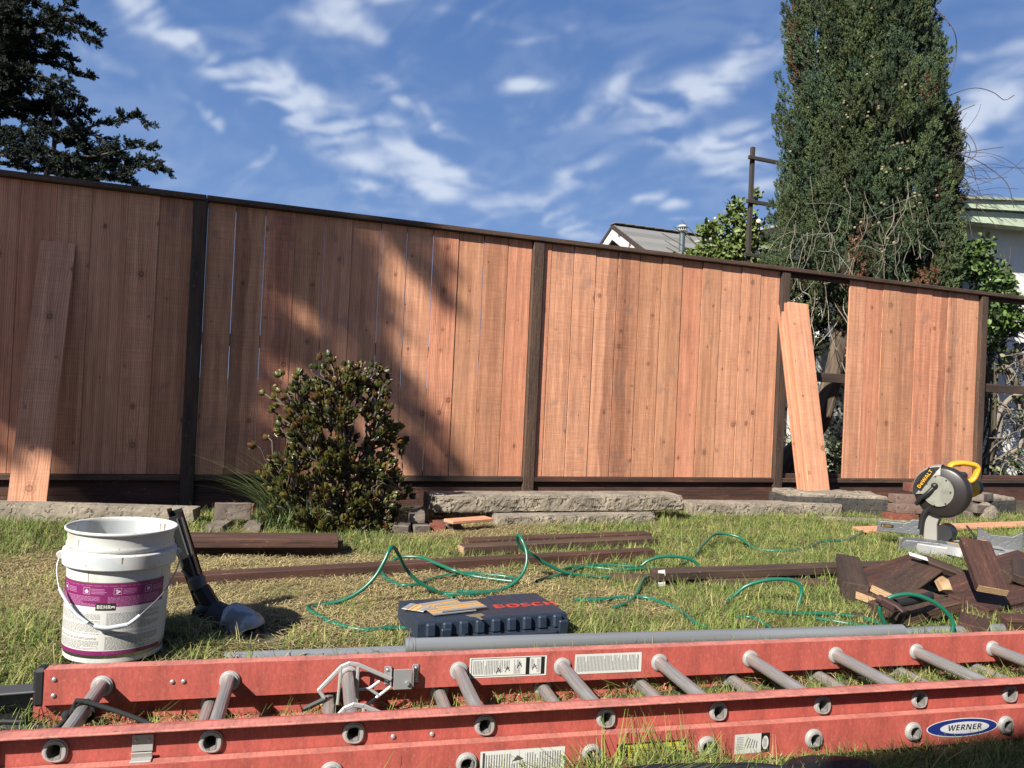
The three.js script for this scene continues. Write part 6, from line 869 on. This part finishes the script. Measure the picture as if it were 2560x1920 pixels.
// ---------------------------------------------------------------- lawn: green blades, straw and thatch; weeds round the ladder
{
  const blade = (R, len, w, bend, a, p) => { const n = 2, d = V(Math.cos(a), 0, Math.sin(a)), s = V(-Math.sin(a), 0, Math.cos(a)), t = [], q = []; for (let i = 0; i <= n; i++) { const k = i / n, ang = bend * k; q.push([p.clone().addScaledVector(d, len * Math.sin(ang) * k).add(V(0, len * k * Math.cos(ang * .9), 0)), w * (1 - k * .9)]); } for (let i = 0; i < n; i++) { const [A, wa] = q[i], [B, wb] = q[i + 1], a0 = A.clone().addScaledVector(s, wa).toArray(), a1 = A.clone().addScaledVector(s, -wa).toArray(), b0 = B.clone().addScaledVector(s, wb).toArray(), b1 = B.clone().addScaledVector(s, -wb).toArray(); t.push([...a0, ...a1, ...b0], [...a1, ...b1, ...b0]); } return t; };
  const tuft = (seed, n, len, w, bend, r) => { const R = rng(seed), t = []; for (let i = 0; i < n; i++) t.push(...blade(R, len * (.55 + .7 * R()), w * (.7 + .6 * R()), bend * (.35 + .9 * R()), R() * 6.283, V((R() - .5) * r, 0, (R() - .5) * r))); return triGeo(t); };
  const straw = (seed, n, len, r) => { const R = rng(seed), t = []; for (let i = 0; i < n; i++) { const a = R() * 6.283, l = len * (.5 + .8 * R()), p = V((R() - .5) * r, .002 + R() * .02, (R() - .5) * r), d = V(Math.cos(a) * l, (R() - .35) * .02, Math.sin(a) * l), s = V(-Math.sin(a), 0, Math.cos(a)).multiplyScalar(.0013), m = p.clone().addScaledVector(d, .5).add(V(0, .008 * R(), 0)), e = p.clone().add(d); t.push([...p.clone().add(s).toArray(), ...p.clone().sub(s).toArray(), ...m.toArray()], [...m.clone().add(s).toArray(), ...m.clone().sub(s).toArray(), ...e.toArray()], [...p.clone().add(s).toArray(), ...m.clone().sub(s).toArray(), ...m.clone().add(s).toArray()]); } return triGeo(t); };
  const G = [tuft(1, 9, .052, .0016, 1.1, .05), tuft(2, 8, .062, .0017, 1.35, .05), tuft(3, 10, .042, .0015, 1.5, .05)], S = [straw(4, 11, .06, .06), straw(5, 10, .085, .075)], TALL = [tuft(6, 9, .13, .0021, 1.1, .05), tuft(7, 8, .17, .0024, 1.3, .05)];
  const gm = mat([1, 1, 1], .85, { side: THREE.DoubleSide }), R = rng(2024), gl = [[], [], []], sl = [[], []], tl = [[], []], green = [[.15, .285, .026], [.105, .215, .02], [.22, .345, .042], [.075, .155, .02], [.30, .345, .07]], dry = [[.60, .45, .19], [.46, .34, .14], [.72, .57, .28], [.30, .215, .095], [.54, .45, .21]];
  const N = 90000; for (let i = 0; i < N; i++) {
    const u = Math.pow(R(), 1.25), f = 1.42 + u * 5.3, x = (R() * 2 - 1) * (f * .70 + .25) + .0; const z = -f; const fz = 5.85 + .375 * x - .12; if (f > fz) continue; if (inFoot(x, z)) continue; const d = dryness(x, z) + (R() - .5) * .55, y = groundY(x, z), bare = f > fz - .5 && R() < .55, sc = .72 + .55 * R(); if (bare) continue;
    const up = V((R() - .5) * .5, 1, (R() - .5) * .5).normalize(), v = .5 + .68 * R();
    if (d > .52) { sl[i % 2].push([V(x, y + .001, z), V((R() - .5) * .15, 1, (R() - .5) * .15).normalize(), sc, dry[Math.floor(R() * 5)].map((k) => k * v), R() * 6.28]); if (R() < .22) gl[i % 3].push([V(x, y, z), up, sc * .7, (R() < .5 ? green : dry)[Math.floor(R() * 5)].map((k) => k * v), R() * 6.28]); }
    else { const m = R(), c = green[Math.floor(R() * 5)], e = dry[Math.floor(R() * 5)], k = m < .16 ? .8 : m * .25; gl[i % 3].push([V(x, y, z), up, sc * (1.1 - .35 * clamp(d)), c.map((q, j) => lerp(q, e[j], k) * v), R() * 6.28]); if (R() < .22) sl[i % 2].push([V(x, y, z), V((R() - .5) * .2, 1, (R() - .5) * .2).normalize(), sc, e.map((q) => q * v * .9), R() * 6.28]); }
  }
  // taller growth: between and in front of the ladder rails, by the beams, round the post foot
  const patch = (px, py, r, n, s) => { const c = onY(px, py, 0); for (let i = 0; i < n; i++) { const a = R() * 6.283, q = Math.sqrt(R()) * r, x = c.x + Math.cos(a) * q, z = c.z + Math.sin(a) * q * .6; if (inFoot(x, z)) continue; const v = .75 + .5 * R(), g = green[Math.floor(R() * 5)], e = dry[Math.floor(R() * 5)], k = R() < .18 ? .8 : .1; tl[i % 2].push([V(x, groundY(x, z), z), V((R() - .5) * .5, 1, (R() - .5) * .5).normalize(), s * (.55 + .7 * R()), g.map((p, j) => lerp(p * .9, e[j], k) * v), R() * 6.28]); } };
  for (const [px, py, r, n, s] of [[840, 1770, .10, 26, .8], [1000, 1760, .14, 40, .6], [1240, 1745, .12, 42, .75], [1420, 1735, .10, 24, .6], [1600, 1740, .12, 36, .75], [1750, 1730, .12, 20, .55], [330, 1800, .12, 26, .5], [420, 1790, .12, 26, .6], [620, 1780, .15, 34, .55], [1900, 1720, .15, 22, .45], [2200, 1690, .2, 30, .5], [60, 1790, .1, 30, .65], [1330, 1935, .07, 22, .7], [1440, 1930, .08, 32, .8], [1540, 1930, .09, 52, .85], [1640, 1925, .09, 60, .85], [1730, 1920, .09, 60, .8], [1800, 1915, .08, 40, .7], [1880, 1910, .07, 22, .6], [1600, 1935, .1, 50, .8], [1700, 1930, .1, 50, .8], [1500, 1940, .08, 30, .8], [1230, 1945, .06, 10, .7], [2030, 1905, .1, 24, .4], [2350, 1905, .2, 70, .5], [2500, 1890, .2, 60, .5], [2200, 1915, .15, 40, .45], [880, 1950, .1, 10, .8], [700, 1960, .1, 8, .9],
    [600, 1640, .15, 60, .5], [500, 1620, .12, 50, .5], [900, 1610, .15, 60, .45], [440, 1600, .1, 30, .5], [1540, 1325, .2, 70, .42], [1750, 1312, .35, 120, .4], [2000, 1308, .35, 110, .38], [150, 1320, .3, 130, .5], [330, 1325, .3, 120, .5], [20, 1325, .25, 90, .55], [560, 1352, .2, 60, .4], [700, 1500, .12, 60, .4], [920, 1540, .1, 40, .45], [230, 1430, .1, 20, .6], [100, 1480, .15, 40, .5], [1180, 1560, .1, 20, .4], [1450, 1560, .15, 60, .4], [2260, 1590, .1, 30, .45], [2150, 1580, .15, 40, .4], [1700, 1385, .15, 50, .35], [680, 1345, .2, 40, .4]]) patch(px, py, r, n, s);
  for (let i = 0; i < 46; i++) patch(60 + R() * 2000, 1400 + R() * 200, .05 + .07 * R(), 10 + Math.floor(16 * R()), .28 + .18 * R());
  const lawn = new THREE.Group(); const put = (n, g, l) => { const o = scatter(n, g, gm, l, scene); tag(o, n === 'straw' ? 'dry straw thatch lying over the lawn' : n === 'tall_weeds' ? 'taller weeds and grass round the ladder and beams' : 'short patchy green lawn grass', 'grass'); o.name = numbered(n); return o; };
  const all = (n, gs, ls) => gs.forEach((g, i) => put(n, g, ls[i])); all('lawn_grass', G, gl); all('straw', S, sl); all('tall_weeds', TALL, tl);
}
// ---------------------------------------------------------------- dark shovel blade lying at the lower edge
{
  const p = onY(2055, 1925, .0), sh = thing('shovel', 'dark steel shovel blade lying in the grass in front of the ladder', 'shovel', p, LT), s = new THREE.Shape(); s.moveTo(-.12, -.12); s.lineTo(-.115, .0); s.quadraticCurveTo(-.08, .045, 0, .055); s.quadraticCurveTo(.085, .045, .125, -.005); s.lineTo(.13, -.12); s.closePath(); const g = extr(s, .003, .001, 14), q = g.attributes.position; for (let i = 0; i < q.count; i++) q.setZ(i, q.getZ(i) + .9 * q.getX(i) * q.getX(i)); g.rotateX(-Math.PI / 2 + .12); g.computeVertexNormals(); part('blade', g, mat([.03, .033, .038], .5, { metalness: .6 }), sh); part('handle', limb([V(0, .01, .1), V(-.1, .02, .3), V(-.25, .03, .9)], .018, .018, 10, 10), mat([.22, .15, .09], .7), sh);
  const hs = solo('black_hose', tube([onY(1560, 1935, .02), onY(1640, 1925, .025), onY(1800, 1922, .02), onY(1890, 1921, .015), onY(2050, 1940, .01)].map((v, i) => v), .013, 30, 9), mat([.015, .015, .017], .5), 'black rubber hose end in the weeds under the ladder', 'hose'); void hs;
}
scene.traverse((o) => { if (o.isMesh) { o.castShadow = true; o.receiveShadow = true; } });
renderer.render(scene, camera);
